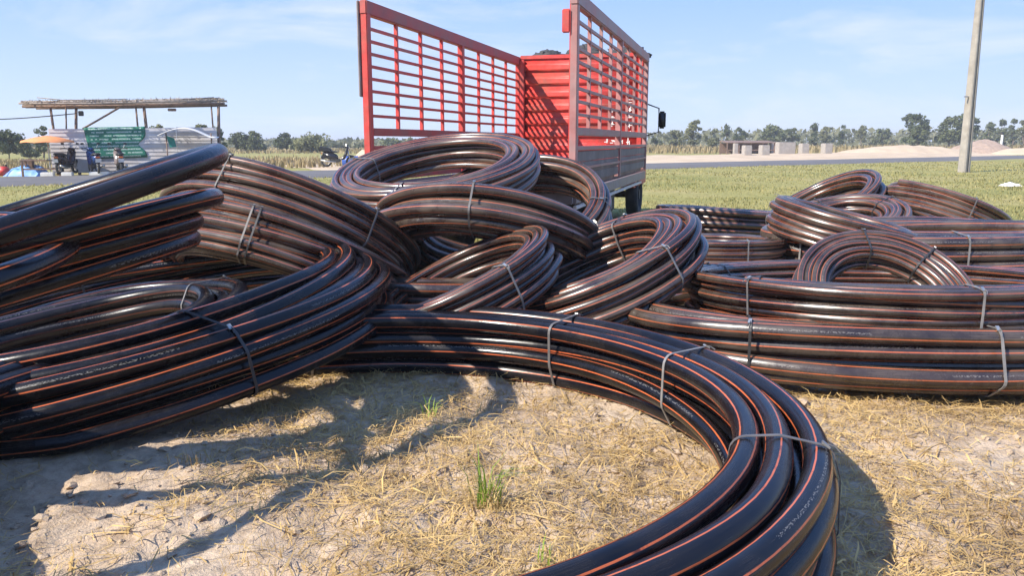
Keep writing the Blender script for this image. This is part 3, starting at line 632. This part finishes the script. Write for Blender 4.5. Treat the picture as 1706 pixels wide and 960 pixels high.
# ------------------------------------------------------------------ red stake-sided truck, seen from the open rear
TW, TL, ZF, ZB, ZT = 2.40, 6.65, 1.02, 1.40, 3.05      # width, bed length, floor, top of boards, top of stakes
tk = empty('stake_truck', (-1.66, 9.56, 0), -R_(15.6), 'red stake sided truck with open rear parked behind the pipe coils', 'truck')
tk['category'] = 'truck'
for k in range(8): MB().bb((.05+k*.2875, 0.02, ZF-.06), (.05+(k+1)*.2875-.012, TL, ZF)).build('floor_plank', M['board'], tk)
MB().bb((0, -.02, ZF-.2), (TW, .06, ZF-.065)).build('rear_sill', M['grey_metal'], tk, bevel=.01)
for x in (.02, TW-.02): MB().bb((x-.05, .065, ZF-.2), (x+.05, TL, ZF-.065)).build('side_sill', M['grey_metal'], tk, bevel=.01)
for x in (.75, 1.65): MB().bb((x-.06, .2, .62), (x+.06, TL+2.2, .80)).build('chassis_rail', M['chassis'], tk)
for k in range(7): MB().bb((.1, .3+k*.98, ZF-.19), (TW-.1, .38+k*.98, ZF-.07)).build('cross_member', M['chassis'], tk)
def side(x, sgn, inner, outer):
    # sgn -1 left, +1 right; boards below, lattice above
    half = TL/2
    for s in range(2):
        y0 = s*half+.09; y1 = (s+1)*half-.09
        for k in range(3): MB().bb((x-.02, y0, ZF+.01+k*.122), (x+.02, y1, ZF+.01+k*.122+.116)).build('side_board', M['board'] if sgn > 0 else M['red_dull'], tk, bevel=.006)
        MB().bb((x+sgn*.025-.018, y0-.01, ZF+.17), (x+sgn*.025+.018, y1+.01, ZF+.20)).build('board_rail', outer, tk)
    for y, wd in ((.045, .11), (half, .11), (TL-.045, .11)):
        MB().bb((x-.04, y-wd/2, ZF-.03), (x+.04, y+wd/2, ZT-.002)).build('stake_post', inner, tk, bevel=.008)
    MB().bb((x-.035, .105, ZB), (x+.035, TL-.105, ZB+.045)).build('board_top_rail', outer, tk, bevel=.006)
    MB().bb((x-.036, .106, 1.56), (x+.036, TL-.106, 1.65)).build('lattice_bottom_rail', outer, tk, bevel=.008)
    MB().bb((x-.045, -.02, ZT-.15), (x+.045, TL+.02, ZT+.004)).build('lattice_top_rail', outer, tk, bevel=.012)
    rows = 8; z0, z1 = 1.65, ZT-.15
    for s in range(2):
        y0 = s*half+(.10 if s == 0 else .055); y1 = (s+1)*half-(.055 if s == 0 else .10)
        for r in range(rows):
            z = z0+(z1-z0)*(r+1)/(rows+1)
            MB().bb((x-.014, y0, z-.017), (x+.014, y1, z+.017)).build('lattice_bar', inner, tk)
        for c in range(3):
            y = y0+(y1-y0)*(c+1)/4
            MB().bb((x-.02, y-.022, 1.648), (x+.02, y+.022, z1+.001)).build('lattice_upright', inner, tk)
side(.0, -1, M['red'], M['red_dull'])
side(TW, 1, M['red_grey'], M['red_grey'])
MB().bb((TW-.075, .12, ZB), (TW-.042, .16, ZT-.02)).build('lattice_upright', M['red'], tk)
MB().bb((TW-.125, -.04, 2.62), (TW-.041, .0, 2.86)).build('hinge_plate', M['red'], tk, bevel=.01)
MB().bb((-.075, -.03, 2.0), (-.05, .05, ZT)).build('folded_gate_edge', M['grey_metal'], tk, bevel=.008)
# front bulkhead: ribbed red sheet
V = []; F = []; zs = np.linspace(ZF, ZT-.04, 120)
for z in zs:
    ph = ((z-ZF) % .245)/.245; y = TL-.04-(.045 if .28 < ph < .72 else .045*max(0, 1-min(abs(ph-.28), abs(ph-.72))/.06))
    V += [(.05, y, z), (TW-.05, y, z)]
F = [(2*i, 2*i+1, 2*i+3, 2*i+2) for i in range(len(zs)-1)]
o = link('bulkhead_sheet', np_mesh('bulkhead_sheet', V, F, smooth=False), M['red'], tk); o.modifiers.new('t', 'SOLIDIFY').thickness = .01
MB().bb((.045, TL-.075, ZT-.045), (TW-.045, TL+.05, ZT+.03)).build('bulkhead_top_rail', M['red'], tk, bevel=.012)
for x in (.09, TW-.09): MB().bb((x-.045, TL-.12, ZF), (x+.045, TL-.06, ZT-.05)).build('bulkhead_post', M['red'], tk, bevel=.01)
# worn white paint lettering in two upright columns and one short row
m = MB(); rr = random.Random(3)
for cx, zs_ in ((1.80, (2.05, 1.93, 1.81, 1.69)), (2.12, (2.22, 2.08, 1.94, 1.80, 1.66)), (1.72, (1.5,)), (1.84, (1.5,)), (2.0, (1.5,)), (2.12, (1.5,))):
    for z in zs_:
        for s in range(4):
            a = rr.uniform(-.035, .035); b = rr.uniform(-.035, .035)
            if rr.random() < .5: m.bb((cx+a-.008, TL-.106, z+b-.035), (cx+a+.008, TL-.103, z+b+.035))
            else: m.bb((cx+a-.03, TL-.1095, z+b-.007), (cx+a+.03, TL-.107, z+b+.007))
m.build('painted_lettering', M['white'], tk)
# black netting bundles on the cab roof rack behind the bulkhead
for k, (x, wd, hh) in enumerate(((.45, .36, .16), (1.15, .40, .22), (1.95, .38, .18))):
    V = []; F = []; a_, b_ = 26, 14
    for i in range(a_):
        for j in range(b_+1):
            a = i*2*math.pi/a_; b = j/b_*math.pi/2; q = 1+.16*math.sin(a*3+k)+.12*math.sin(a*7+b*9)+.08*rng.normal()
            V.append((x+wd*q*math.cos(a)*math.cos(b), TL+.45+.35*q*math.sin(a)*math.cos(b), ZT-.02+hh*math.sin(b)*q))
    for i in range(a_):
        for j in range(b_): F.append((i*(b_+1)+j, ((i+1) % a_)*(b_+1)+j, ((i+1) % a_)*(b_+1)+j+1, i*(b_+1)+j+1))
    o = link('netting_bundle', np_mesh('netting_bundle', V, F, smooth=False), M['net']); o.matrix_world = Matrix.Translation(tk.location) @ Matrix.Rotation(-R_(15.6), 4, 'Z')
    tag(o, ('left heap of black netting on top behind the red bulkhead', 'middle heap of black netting on top behind the red bulkhead', 'heap of black netting seen through the right stake side of the truck')[k], 'netting', 'netting heaps on the truck')
MB().bb((.1, TL+.08, ZT-.12), (TW-.1, TL+.95, ZT-.04)).build('roof_rack', M['grey_metal'], tk)
for x in (.16, TW-.16): MB().bb((x-.03, TL+.5, 2.42), (x+.03, TL+.56, ZT-.12)).build('rack_post', M['grey_metal'], tk)
# cab
CY = TL+.12
cab = MB().prism([(CY, .75), (CY, 2.38), (CY+.15, 2.45), (CY+1.25, 2.42), (CY+1.75, 1.55), (CY+1.85, 1.45), (CY+1.88, .62), (CY+.2, .62)], .18, TW-.18, 'x').build('cab', M['red'], tk, bevel=.04, smooth=False)
MB().prism([(CY+.35, 1.55), (CY+.35, 2.25), (CY+1.18, 2.25), (CY+1.52, 1.55)], TW-.178, TW-.172, 'x').build('side_window', M['glass'], cab)
MB().prism([(CY+.35, 1.55), (CY+.35, 2.25), (CY+1.18, 2.25), (CY+1.52, 1.55)], .172, .178, 'x').build('side_window', M['glass'], cab)
for sg, xx in ((1, TW-.18), (-1, .18)):
    a = MB().tube([(xx, CY+1.45, 1.6), (xx+sg*.27, CY+1.45, 1.68), (xx+sg*.27, CY+1.45, 2.15), (xx, CY+1.3, 2.25)], .015, 6).build('mirror_arm', M['black'], tk, smooth=True)
    MB().box((xx+sg*.34, CY+1.40, 1.92), (.15, .06, .34)).build('mirror_head', M['black'], a, bevel=.035, smooth=True)
# wheels, mudflaps, lamps, underrun rail
for y, dual in ((1.55, True), (TL+1.05, False)):
    for sg, xx in ((-1, .30), (1, TW-.30)):
        for d in ((0, -sg*.27) if dual else (0,)):
            prof = [(0.26, -.11), (.40, -.12), (.44, -.10), (.455, -.05), (.455, .05), (.44, .10), (.40, .12), (.26, .11)]; V = []; F = []; n_ = 28; q = len(prof)
            for i in range(n_):
                a = i*2*math.pi/n_; V += [(xx+d+p[1], y+p[0]*math.cos(a), .46+p[0]*math.sin(a)) for p in prof]
            for i in range(n_): F += [(i*q+j, ((i+1) % n_)*q+j, ((i+1) % n_)*q+(j+1) % q, i*q+(j+1) % q) for j in range(q)]
            mw = MB(); mw.add(V, F); wh = mw.build('wheel', M['rubber'], tk, smooth=True)
            MB().tube([(xx+d-.05, y, .46), (xx+d+.05, y, .46)], .26, 20).build('rim', M['grey_metal'], wh)
            MB().tube([(xx+d-.1, y, .46), (xx+d+sg*.11, y, .46)], .10, 12).build('hub', M['chassis'], wh)
    MB().tube([(.3, y, .46), (TW-.3, y, .46)], .07, 10).build('axle', M['chassis'], tk)
for x in (.35, TW-.35): MB().bb((x-.28, .85, .2), (x+.28, .865, .82)).build('mud_flap', M['rubber'], tk)
for sg, x in ((-1, .03), (1, TW-.03)):
    MB().bb((x-.02, .3, .74), (x+.02, TL-.2, .785)).build('side_guard_rail', M['white'], tk, bevel=.008)
    for y in (.5, 2.6, 4.2, 6.0): MB().bb((x-.015, y, .785), (x+.015, y+.05, ZF-.2)).build('guard_bracket', M['grey_metal'], tk)
    MB().bb((x-.02-.0, 2.75, .45), (x+.02, 2.8, .74)).build('guard_bracket', M['white'], tk)
MB().bb((.15, .02, .5), (TW-.15, .1, .62)).build('rear_bumper', M['grey_metal'], tk, bevel=.015)
for x in (.32, TW-.32):
    lb = MB().bb((x-.2, -.02, .64), (x+.2, .05, .76)).build('tail_lamp', M['black'], tk, bevel=.01); MB().bb((x-.18, -.028, .66), (x+.04, -.021, .74)).build('lens', M['red'], lb); MB().bb((x+.06, -.028, .66), (x+.18, -.021, .74)).build('lens', M['amber'], lb)
MB().bb((TW-1.5, 2.8, .45), (TW-.12, 3.9, .8)).build('tool_box', M['chassis'], tk, bevel=.02)
o = MB().prism([(-.12, 0), (.1, .02), (.16, .12), (.02, .17), (-.1, .11)], -.1, .1).build('cloth_bundle', M['orange_cloth'], bevel=.04, smooth=True); o.matrix_world = Matrix.Translation(tk.location) @ Matrix.Rotation(-R_(15.6), 4, 'Z') @ Matrix.Translation((1.95, 1.2, ZF)); o.scale = (1.3, 1, 1.4); tag(o, 'small orange brown bundle on the truck floor behind the coils', 'bundle')

# ------------------------------------------------------------------ coils of conduit pipe
def hull2(P):
    P = sorted(map(tuple, P)); lo = []; hi = []
    for s_, seq in ((lo, P), (hi, P[::-1])):
        for p in seq:
            while len(s_) > 1 and (s_[-1][0]-s_[-2][0])*(p[1]-s_[-2][1])-(s_[-1][1]-s_[-2][1])*(p[0]-s_[-2][0]) <= 0: s_.pop()
            s_.append(p)
    return lo[:-1]+hi[:-1]
class Coil: pass
def coil(label, C, n, R, D, nr, na, rdir=1, adir=-1, a_ratio=1.0, rot=0.0, mat='pipe', straps=(), seed=0, wob=0.13, ends=(), loose=None, hexp=True, ns=16, strap_mat='strap', phase=None, rsp=1.0, casc=0.0, kink=0.22, lay_dr=0.0, squash=None):
    r_ = np.random.default_rng(seed+100); C = np.array(C, float); n = np.array(n, float); n /= np.linalg.norm(n)
    u = np.cross([0, 1, 0], n); u /= np.linalg.norm(u); v = np.cross(n, u)
    cr_, sr_ = math.cos(rot), math.sin(rot); u, v = cr_*u+sr_*v, -sr_*u+cr_*v
    base = Vector((C[0], C[1], 0.0)); root = empty('pipe_coil', base, 0, label, 'pipe coil', 'coils of black pipe with orange stripes')
    slots = []
    for a in range(na):
        cnt = nr - (a % 2 if hexp and nr > 2 and a not in (0, na-1) else 0)
        for k in range(nr):
            off = (k + (0.5 if (hexp and a % 2) else 0))
            slots.append((rdir*off*D*rsp + a*lay_dr, adir*a*D*(0.88 if hexp else 1.0)-casc*k*D))
    th = np.linspace(0, 2*np.pi, 121)
    loops = []
    for i, (dr, da) in enumerate(slots):
        f1 = sum(r_.normal()*np.sin(k*th+r_.uniform(0, 6.28))/k for k in (1, 2, 3, 5))*wob*D
        f2 = sum(r_.normal()*np.sin(k*th+r_.uniform(0, 6.28))/k for k in (1, 2, 3, 4))*wob*D*0.75
        if loose and i in loose: l = loose[i]; f1 = f1+l[0]; f2 = f2+l[1]+l[2]*np.sin(th+l[3])
        kk = r_.uniform(0, 6.28); f1 = f1 + kink*D*np.exp(-((np.mod(th-kk+np.pi, 2*np.pi)-np.pi)/.22)**2)*r_.normal(); f2 = f2 + 0.5*kink*D*np.exp(-((np.mod(th-kk*1.7+np.pi, 2*np.pi)-np.pi)/.3)**2)*r_.normal()
        ra = R*a_ratio+dr+f1; rb = R+dr+f1
        pos = C + (ra*np.cos(th))[:, None]*u + (rb*np.sin(th))[:, None]*v + (da+f2)[:, None]*n
        pos[-1] = pos[0]
        if squash: sq = pos[:, 0] < squash[0]; pos[sq, 0] = squash[0]+(pos[sq, 0]-squash[0])*squash[1]
        gz = D/2-0.01; low = pos[:, 2] < gz; pos[low, 2] = gz - 0.25*(gz-pos[low, 2])
        loops.append(pos)
        e = [q for q in ends if q[0] == i]
        sel = th; P = pos; closed = True
        if e:
            t0, t1 = e[0][1], e[0][2]; sel = np.linspace(t0, t1, 110); closed = False
            P = np.stack([np.interp(sel % (2*np.pi), th, pos[:, c]) for c in range(3)], 1)
            lift = e[0][3] if len(e[0]) > 3 else 0
            if lift: P = P + (np.clip((np.linspace(0, 1, 110)-0.8)/0.2, 0, 1)**2*lift)[:, None]*np.array([0, 0, 1])
        if closed:
            Tn = np.roll(P[:-1], -1, 0)-np.roll(P[:-1], 1, 0); Tn = np.vstack([Tn, Tn[:1]])
        else: Tn = np.gradient(P, axis=0)
        Tn /= np.linalg.norm(Tn, axis=1)[:, None]; rad = np.cross(Tn, n); rad /= np.linalg.norm(rad, axis=1)[:, None]; nn = np.cross(rad, Tn)
        ph = np.linspace(0, 2*np.pi, ns+1); Dv = 0.985*D/2*(0.99+0.02*np.sin(3*sel))
        V = P[:, None] + (np.cos(ph)[None, :, None]*rad[:, None] + np.sin(ph)[None, :, None]*nn[:, None])*np.asarray(Dv)[:, None, None]
        L = np.concatenate([[0], np.cumsum(np.linalg.norm(np.diff(P, axis=0), axis=1))])
        pv = r_.uniform(0, 1) if phase is None else phase+r_.normal()*.03
        tw = 0.05*np.sin(sel+r_.uniform(0, 6)) if closed else 0*sel
        UV = np.stack([np.repeat(L[:, None]+i*3.7, ns+1, 1), ph[None]/(2*np.pi)+pv+tw[:, None]], -1)
        m_, k_ = V.shape[:2]; ii = np.arange(m_*k_).reshape(m_, k_)
        F = np.stack([ii[:-1, :-1], ii[:-1, 1:], ii[1:, 1:], ii[1:, :-1]], -1).reshape(-1, 4)
        o = link('pipe_loop', np_mesh('pipe_loop', V.reshape(-1, 3)-np.array(base), F, UV.reshape(-1, 2)), M[mat], root)
        if not closed:
            for ei in (0, -1):
                c = P[ei]-np.array(base); t_ = Tn[ei]*(1 if ei else -1); ring = V[ei]-np.array(base); inn = c+(ring-c)*0.8; deep = inn-t_*0.12
                VV = np.concatenate([ring[:-1]+t_*.002, inn[:-1]+t_*.002, deep[:-1]]); q = ns
                FF = [(j, (j+1) % q, q+(j+1) % q, q+j) for j in range(q)]+[(q+j, q+(j+1) % q, 2*q+(j+1) % q, 2*q+j) for j in range(q)]
                mm = MB(); mm.add(VV, FF+[tuple(2*q+j for j in range(q))]); mm.build('pipe_end', M['pipe_inside'], o)
    # straps round the bundle
    for s in straps:
        t0 = s[0]; slant = s[1] if len(s) > 1 else 0.0; sm = s[2] if len(s) > 2 else ('strap', 'strap', 'strap_dark', 'strap_mid')[int(r_.integers(0, 4))]
        k = int(round((t0 % (2*np.pi))/(2*np.pi)*120)) % 120
        X0 = np.array([l[k] for l in loops]); T0 = loops[0][(k+1) % 120]-loops[0][k-1]; T0 /= np.linalg.norm(T0); rd = np.cross(T0, n); rd /= np.linalg.norm(rd); c0 = X0.mean(0)
        pr = np.stack([(X0-c0)@rd, (X0-c0)@n], 1); cir = np.linspace(0, 2*np.pi, 17)[:-1]
        PP = np.concatenate([p+(D/2+.004)*np.stack([np.cos(cir), np.sin(cir)], 1) for p in pr]); H = np.array(hull2(PP)); g = len(H)
        wd = 0.005+0.03*D; V = []
        for off, sc_ in ((-wd, 0), (wd, 0), (wd, .004), (-wd, .004)):
            for h in H:
                q = h*(1+sc_/np.linalg.norm(h)); V.append(c0+rd*q[0]+n*q[1]+T0*(off+slant*h[0])-np.array(base))
        F = []
        for a in range(4): F += [(a*g+j, a*g+(j+1) % g, ((a+1) % 4)*g+(j+1) % g, ((a+1) % 4)*g+j) for j in range(g)]
        mm = MB(); mm.add(V, F); so_ = mm.build('strap', M[sm], root)
        hb = max(H, key=lambda h: h[0]*0.35+h[1]+(0.3*h[0] if rdir > 0 else 0)); cb = c0+rd*hb[0]*1.01+n*hb[1]*1.01+T0*slant*hb[0]-np.array(base); q = hb/np.linalg.norm(hb); on = rd*q[0]+n*q[1]; ac = np.cross(T0, on)
        Mx = Matrix((tuple(T0), tuple(ac), tuple(on))).transposed(); MB().box(tuple(cb+on*.004), (wd*2.5, .035, .008), Mx).build('buckle', M['steel'], so_)
        e0 = cb+on*.006+T0*wd*.6; MB().tube([tuple(e0), tuple(e0+ac*.03+on*.010), tuple(e0+ac*.055+on*.008-T0*.012)], .0026, 4).build('loose_tail', M[sm], so_)
    return root
PI = math.pi
COILS = []
# foreground
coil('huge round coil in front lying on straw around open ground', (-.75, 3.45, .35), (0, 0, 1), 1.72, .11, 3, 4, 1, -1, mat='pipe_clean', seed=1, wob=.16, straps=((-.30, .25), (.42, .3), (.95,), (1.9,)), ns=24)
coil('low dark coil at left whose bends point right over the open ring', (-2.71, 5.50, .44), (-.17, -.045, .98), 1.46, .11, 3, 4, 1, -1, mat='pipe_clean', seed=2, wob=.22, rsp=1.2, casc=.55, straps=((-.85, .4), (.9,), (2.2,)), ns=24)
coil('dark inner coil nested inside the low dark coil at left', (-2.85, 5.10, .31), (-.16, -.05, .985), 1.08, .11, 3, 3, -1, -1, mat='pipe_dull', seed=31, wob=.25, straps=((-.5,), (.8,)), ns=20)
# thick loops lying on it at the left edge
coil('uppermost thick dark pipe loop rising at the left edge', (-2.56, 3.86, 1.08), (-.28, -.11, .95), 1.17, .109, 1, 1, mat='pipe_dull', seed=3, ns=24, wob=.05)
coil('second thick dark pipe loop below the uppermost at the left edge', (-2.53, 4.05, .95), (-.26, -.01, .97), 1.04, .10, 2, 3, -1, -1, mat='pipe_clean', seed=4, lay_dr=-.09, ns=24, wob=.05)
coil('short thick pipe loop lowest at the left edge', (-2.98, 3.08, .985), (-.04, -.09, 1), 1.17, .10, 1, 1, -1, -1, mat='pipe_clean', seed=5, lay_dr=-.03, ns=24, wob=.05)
coil('dark coil flat on the ground behind the thick loops at left', (-3.5, 8.75, .42), (0, 0, 1), 1.3, .11, 2, 4, -1, -1, mat='pipe_clean', seed=6, straps=((-1.1,), (-1.5,)))
# centre left pair
coil('upper tilted coil of the pair right of the thick loops', (-1.9, 7.27, .775), (.27, .47, .84), 1.1, .072, 3, 6, -1, -1, mat='pipe_dusty', seed=7, straps=((-2.0, .2), (-.9, .2)), wob=.18)
coil('lower tilted coil of the pair, with a cut pipe end', (-1.9, 7.04, .52), (.25, .40, .88), 1.1, .069, 4, 6, -1, -1, mat='pipe_dusty', seed=8, straps=((-1.75, .3), (-1.65, .3)), wob=.18, ends=((0, 3.2, 3.2+4.9, 0),))
# centre, behind
coil('coil leaning on the truck tail, topmost in the middle', (-.76, 8.0, 1.29), (-.13, -.24, .96), .74, .072, 4, 5, 1, -1, mat='pipe_dusty', seed=9, straps=((2.6,), (-1.9,)))
coil('coil below the truck rear post with bends at its right', (-.04, 8.05, .87), (-.19, -.43, .88), .84, .08, 2, 6, 1, -1, mat='pipe_dusty', seed=10, straps=((1.2,), (-.3,)))
coil('thick piped tilted coil in the middle below the topmost one', (-.2, 7.4, .71), (.12, .39, .91), 1.0, .096, 3, 4, -1, -1, mat='pipe_dusty', seed=11, wob=.22, straps=((-1.75,), (-.5,)))
coil('small slanting coil in the middle with six side by side pipes', (-.42, 6.01, .53), (-.42, -.08, .91), .72, .062, 3, 6, -1, -1, mat='pipe', seed=12, straps=((2.5,), (-1.0,)))
coil('tilted coil at centre right showing its open ring', (.57, 6.27, .60), (-.40, -.10, .91), .60, .075, 4, 5, 1, -1, mat='pipe', seed=13, wob=.2, ends=((1, 4.2, 4.2+5.6, 0),), straps=((-.95,), (1.0,)))
# right-hand stack
coil('lowest big coil at right resting on the soil', (2.72, 5.70, .33), (0, .05, 1), 1.15, .11, 3, 4, -1, -1, a_ratio=1.9/1.15, mat='pipe', seed=14, straps=((-1.55, .25), (-2.35, .3)), wob=.2, ns=20, phase=.1)
coil('coil lying on the lowest big one at right with bends at its left end', (2.62, 5.92, .53), (0, .085, 1), 1.3, .066, 3, 5, -1, -1, mat='pipe', seed=15, straps=((-1.5,), (-2.55, .2), (2.4,)), wob=.24, ends=((2, 3.6, 3.6+5.7, 0),))
coil('small arched coil standing inside the right hand stack', (2.74, 5.88, .40), (0, -.62, .78), .63, .058, 4, 4, -1, -1, mat='pipe', seed=16, straps=((1.55, 0, 'strap_dark'), (.75, 0, 'strap_dark')))
coil('thick piped coil behind the arched one reaching the right edge', (4.70, 9.15, .50), (0, 0, 1), 1.0, .135, 3, 4, -1, -1, a_ratio=1.9, rot=.12, mat='pipe_dusty', seed=17, straps=((-1.75,), (-1.2,), (-2.7,)), phase=.1, hexp=False)
# background right
coil('coil leaning down to the right behind the arched coil', (3.6, 8.8, .69), (.24, -.06, .97), .64, .086, 2, 5, 1, -1, mat='pipe_dusty', seed=18, straps=((3.0,),))
coil('dark coil raised to the right against the grass', (4.73, 12.6, .60), (-.49, -.06, .87), .86, .10, 2, 4, -1, -1, mat='pipe', seed=19)
coil('flat coil between the raised one and the far right one', (4.43, 11.0, .50), (-.22, -.18, .96), .80, .085, 4, 4, -1, -1, mat='pipe_dusty', seed=20, wob=.25, straps=((1.6,), (.2,)))
coil('far right coil tilted down to the right on the grass', (6.46, 12.26, .56), (.38, .12, .92), .90, .092, 2, 5, -1, -1, mat='pipe_dusty', seed=21, straps=((-1.7,), (-.6,)), ends=((0, 3.4, 3.4+5.4, 0),))
coil('small coil flat on the ground between the far right ones', (5.3, 11.2, .30), (.05, .0, 1), .85, .085, 2, 3, -1, -1, mat='pipe_dusty', seed=22, straps=((-1.4,), (-1.0,)))
coil('coil in the truck shadow with lattice light on it', (3.0, 11.6, .52), (.06, .05, 1), .90, .09, 3, 5, -1, -1, mat='pipe_dusty', seed=23)
coil('low thin piped coil in front of the shadowed one', (2.15, 8.9, .44), (.0, .06, 1), .78, .055, 4, 6, -1, -1, mat='pipe_dusty', seed=24, straps=((-1.3,),))
coil('coil half hidden under the tilted open coil at centre right', (.95, 6.9, .30), (-.1, 0, 1), .72, .09, 3, 3, -1, -1, mat='pipe_dusty', seed=25, straps=((-.4,),))
coil('coil on the ground hidden deep in the middle of the heap', (-.6, 7.3, .30), (0, .05, 1), 1.0, .10, 3, 3, -1, -1, mat='pipe_dusty', seed=26)

# ------------------------------------------------------------------ straw on the soil and green tufts
n = 95000; X = rng.uniform(-2.9, 3.6, n); Y = rng.uniform(1.6, 6.8, n); dens = 0.55+2.9*fbm(X, Y, 3, 1.1); keep = rng.random(n) < np.clip(dens, .05, 1)
X, Y = X[keep], Y[keep]; n = len(X); L = rng.gamma(1.7, .042, n)+.012; a = rng.uniform(0, 2*np.pi, n)+0.0; w_ = rng.uniform(.0007, .0019, n)+.0018*(rng.random(n) < .2)
z = ground_h(X, Y)+rng.uniform(.001, .016, n)+.004; d = np.stack([np.cos(a), np.sin(a), rng.normal(0, .16, n)], 1); s = np.stack([-np.sin(a), np.cos(a), rng.normal(0, .3, n)], 1)*w_[:, None]
b0 = np.stack([X, Y, z], 1); md = b0+d*(L/2)[:, None]+np.stack([rng.normal(0, .01, n), rng.normal(0, .01, n), rng.uniform(0, .022, n)], 1); e = b0+d*L[:, None]; e[:, 2] = np.maximum(e[:, 2], ground_h(e[:, 0], e[:, 1])+.002)
V = np.stack([b0-s, b0+s, md+s, md-s, e+s*.6, e-s*.6], 1).reshape(-1, 3); k = np.arange(n)[:, None]*6
F = np.concatenate([np.concatenate([k, k+1, k+2, k+3], 1), np.concatenate([k+3, k+2, k+4, k+5], 1)])
tag(link('straw', np_mesh('straw', V, F, smooth=False), M['straw']), 'loose dry straw scattered over the soil inside the ring', 'straw', kind='stuff')
# loose clods of dry soil
cl = MB(); ico = [(0, 0, 1), (.89, 0, .45), (.28, .85, .45), (-.72, .53, .45), (-.72, -.53, .45), (.28, -.85, .45), (.72, .53, -.45), (-.28, .85, -.45), (-.89, 0, -.45), (-.28, -.85, -.45), (.72, -.53, -.45), (0, 0, -1)]
icf = [(0,1,2),(0,2,3),(0,3,4),(0,4,5),(0,5,1),(1,6,2),(2,7,3),(3,8,4),(4,9,5),(5,10,1),(6,7,2),(7,8,3),(8,9,4),(9,10,5),(10,6,1),(6,11,7),(7,11,8),(8,11,9),(9,11,10),(10,11,6)]
for k in range(4200):
    x, y = rng.uniform(-2.8, 3.4), rng.uniform(1.7, 6.6)
    if rng.random() > 0.45+1.8*float(fbm(np.array(x+5), np.array(y), 3, 1.5)): continue
    r = min(.035, .005+rng.gamma(1.4, .006)); z0 = float(ground_h(np.array(x), np.array(y))); q = rng.uniform(.6, 1.3, (12, 1))*np.array(ico)*r*np.array([rng.uniform(.7, 1.2), rng.uniform(.7, 1.2), .5])
    cl.add(q+np.array([x, y, z0+r*.15]), icf)
tag(cl.build('soil_clods', M['ground'], smooth=False), 'small dry clods of soil between the straw', 'soil clods', kind='stuff')
n = 1500; c = rng.integers(0, 70, n); cx = rng.uniform(-2.2, 3.0, 70); cy = rng.uniform(1.9, 6.3, 70); X = cx[c]+rng.normal(0, .05, n); Y = cy[c]+rng.normal(0, .05, n)
blades('dead_stubble', np.stack([X, Y, ground_h(X, Y)], 1), .08, .003, .9, 'straw', 'small upright tufts of dead stubble in the soil', 'stubble')
def tuft(x, y, cnt, h, label):
    t = empty('grass_tuft', (x, y, float(ground_h(np.array(x), np.array(y)))), 0, label, 'grass tuft', 'green tufts in the straw')
    b = rng.normal(0, .025, (cnt, 3)); b[:, 2] = -.01
    o = blades('blade', b, h, .008, .55, 'grass_green', None, None); o.parent = t
    b = rng.normal(0, .05, (cnt*2, 3)); b[:, 2] = -.01; o = blades('dead_blade', b, h*.55, .005, 1.2, 'straw', None, None); o.parent = t
tuft(-.11, 3.22, 34, .24, 'green grass tuft in the middle of the straw inside the ring')
tuft(-.06, 2.40, 12, .14, 'small green tuft nearest the camera at the bottom centre')
tuft(-.45, 4.25, 10, .12, 'small green tuft at the edge of the shadow band')
tuft(.12, 2.75, 9, .09, 'low pale green tuft right of the main tuft')

# ------------------------------------------------------------------ thin dry-season haze
hb = MB().bb((-1700, -450, -1.6), (1700, 2800, 13.0)).build('haze', None); hm = bpy.data.materials.new('haze_air'); hm.use_nodes = True; ht = hm.node_tree; ht.nodes.clear()
ho = ht.nodes.new('ShaderNodeOutputMaterial'); hv = ht.nodes.new('ShaderNodeVolumePrincipled'); hv.inputs['Color'].default_value = (0.93, 0.95, 1.0, 1); hv.inputs['Density'].default_value = 0.0009; hv.inputs['Anisotropy'].default_value = 0.1
ht.links.new(hv.outputs[0], ho.inputs['Volume']); hb.data.materials.append(hm); tag(hb, 'thin pale haze over the whole plain', 'haze', kind='stuff')
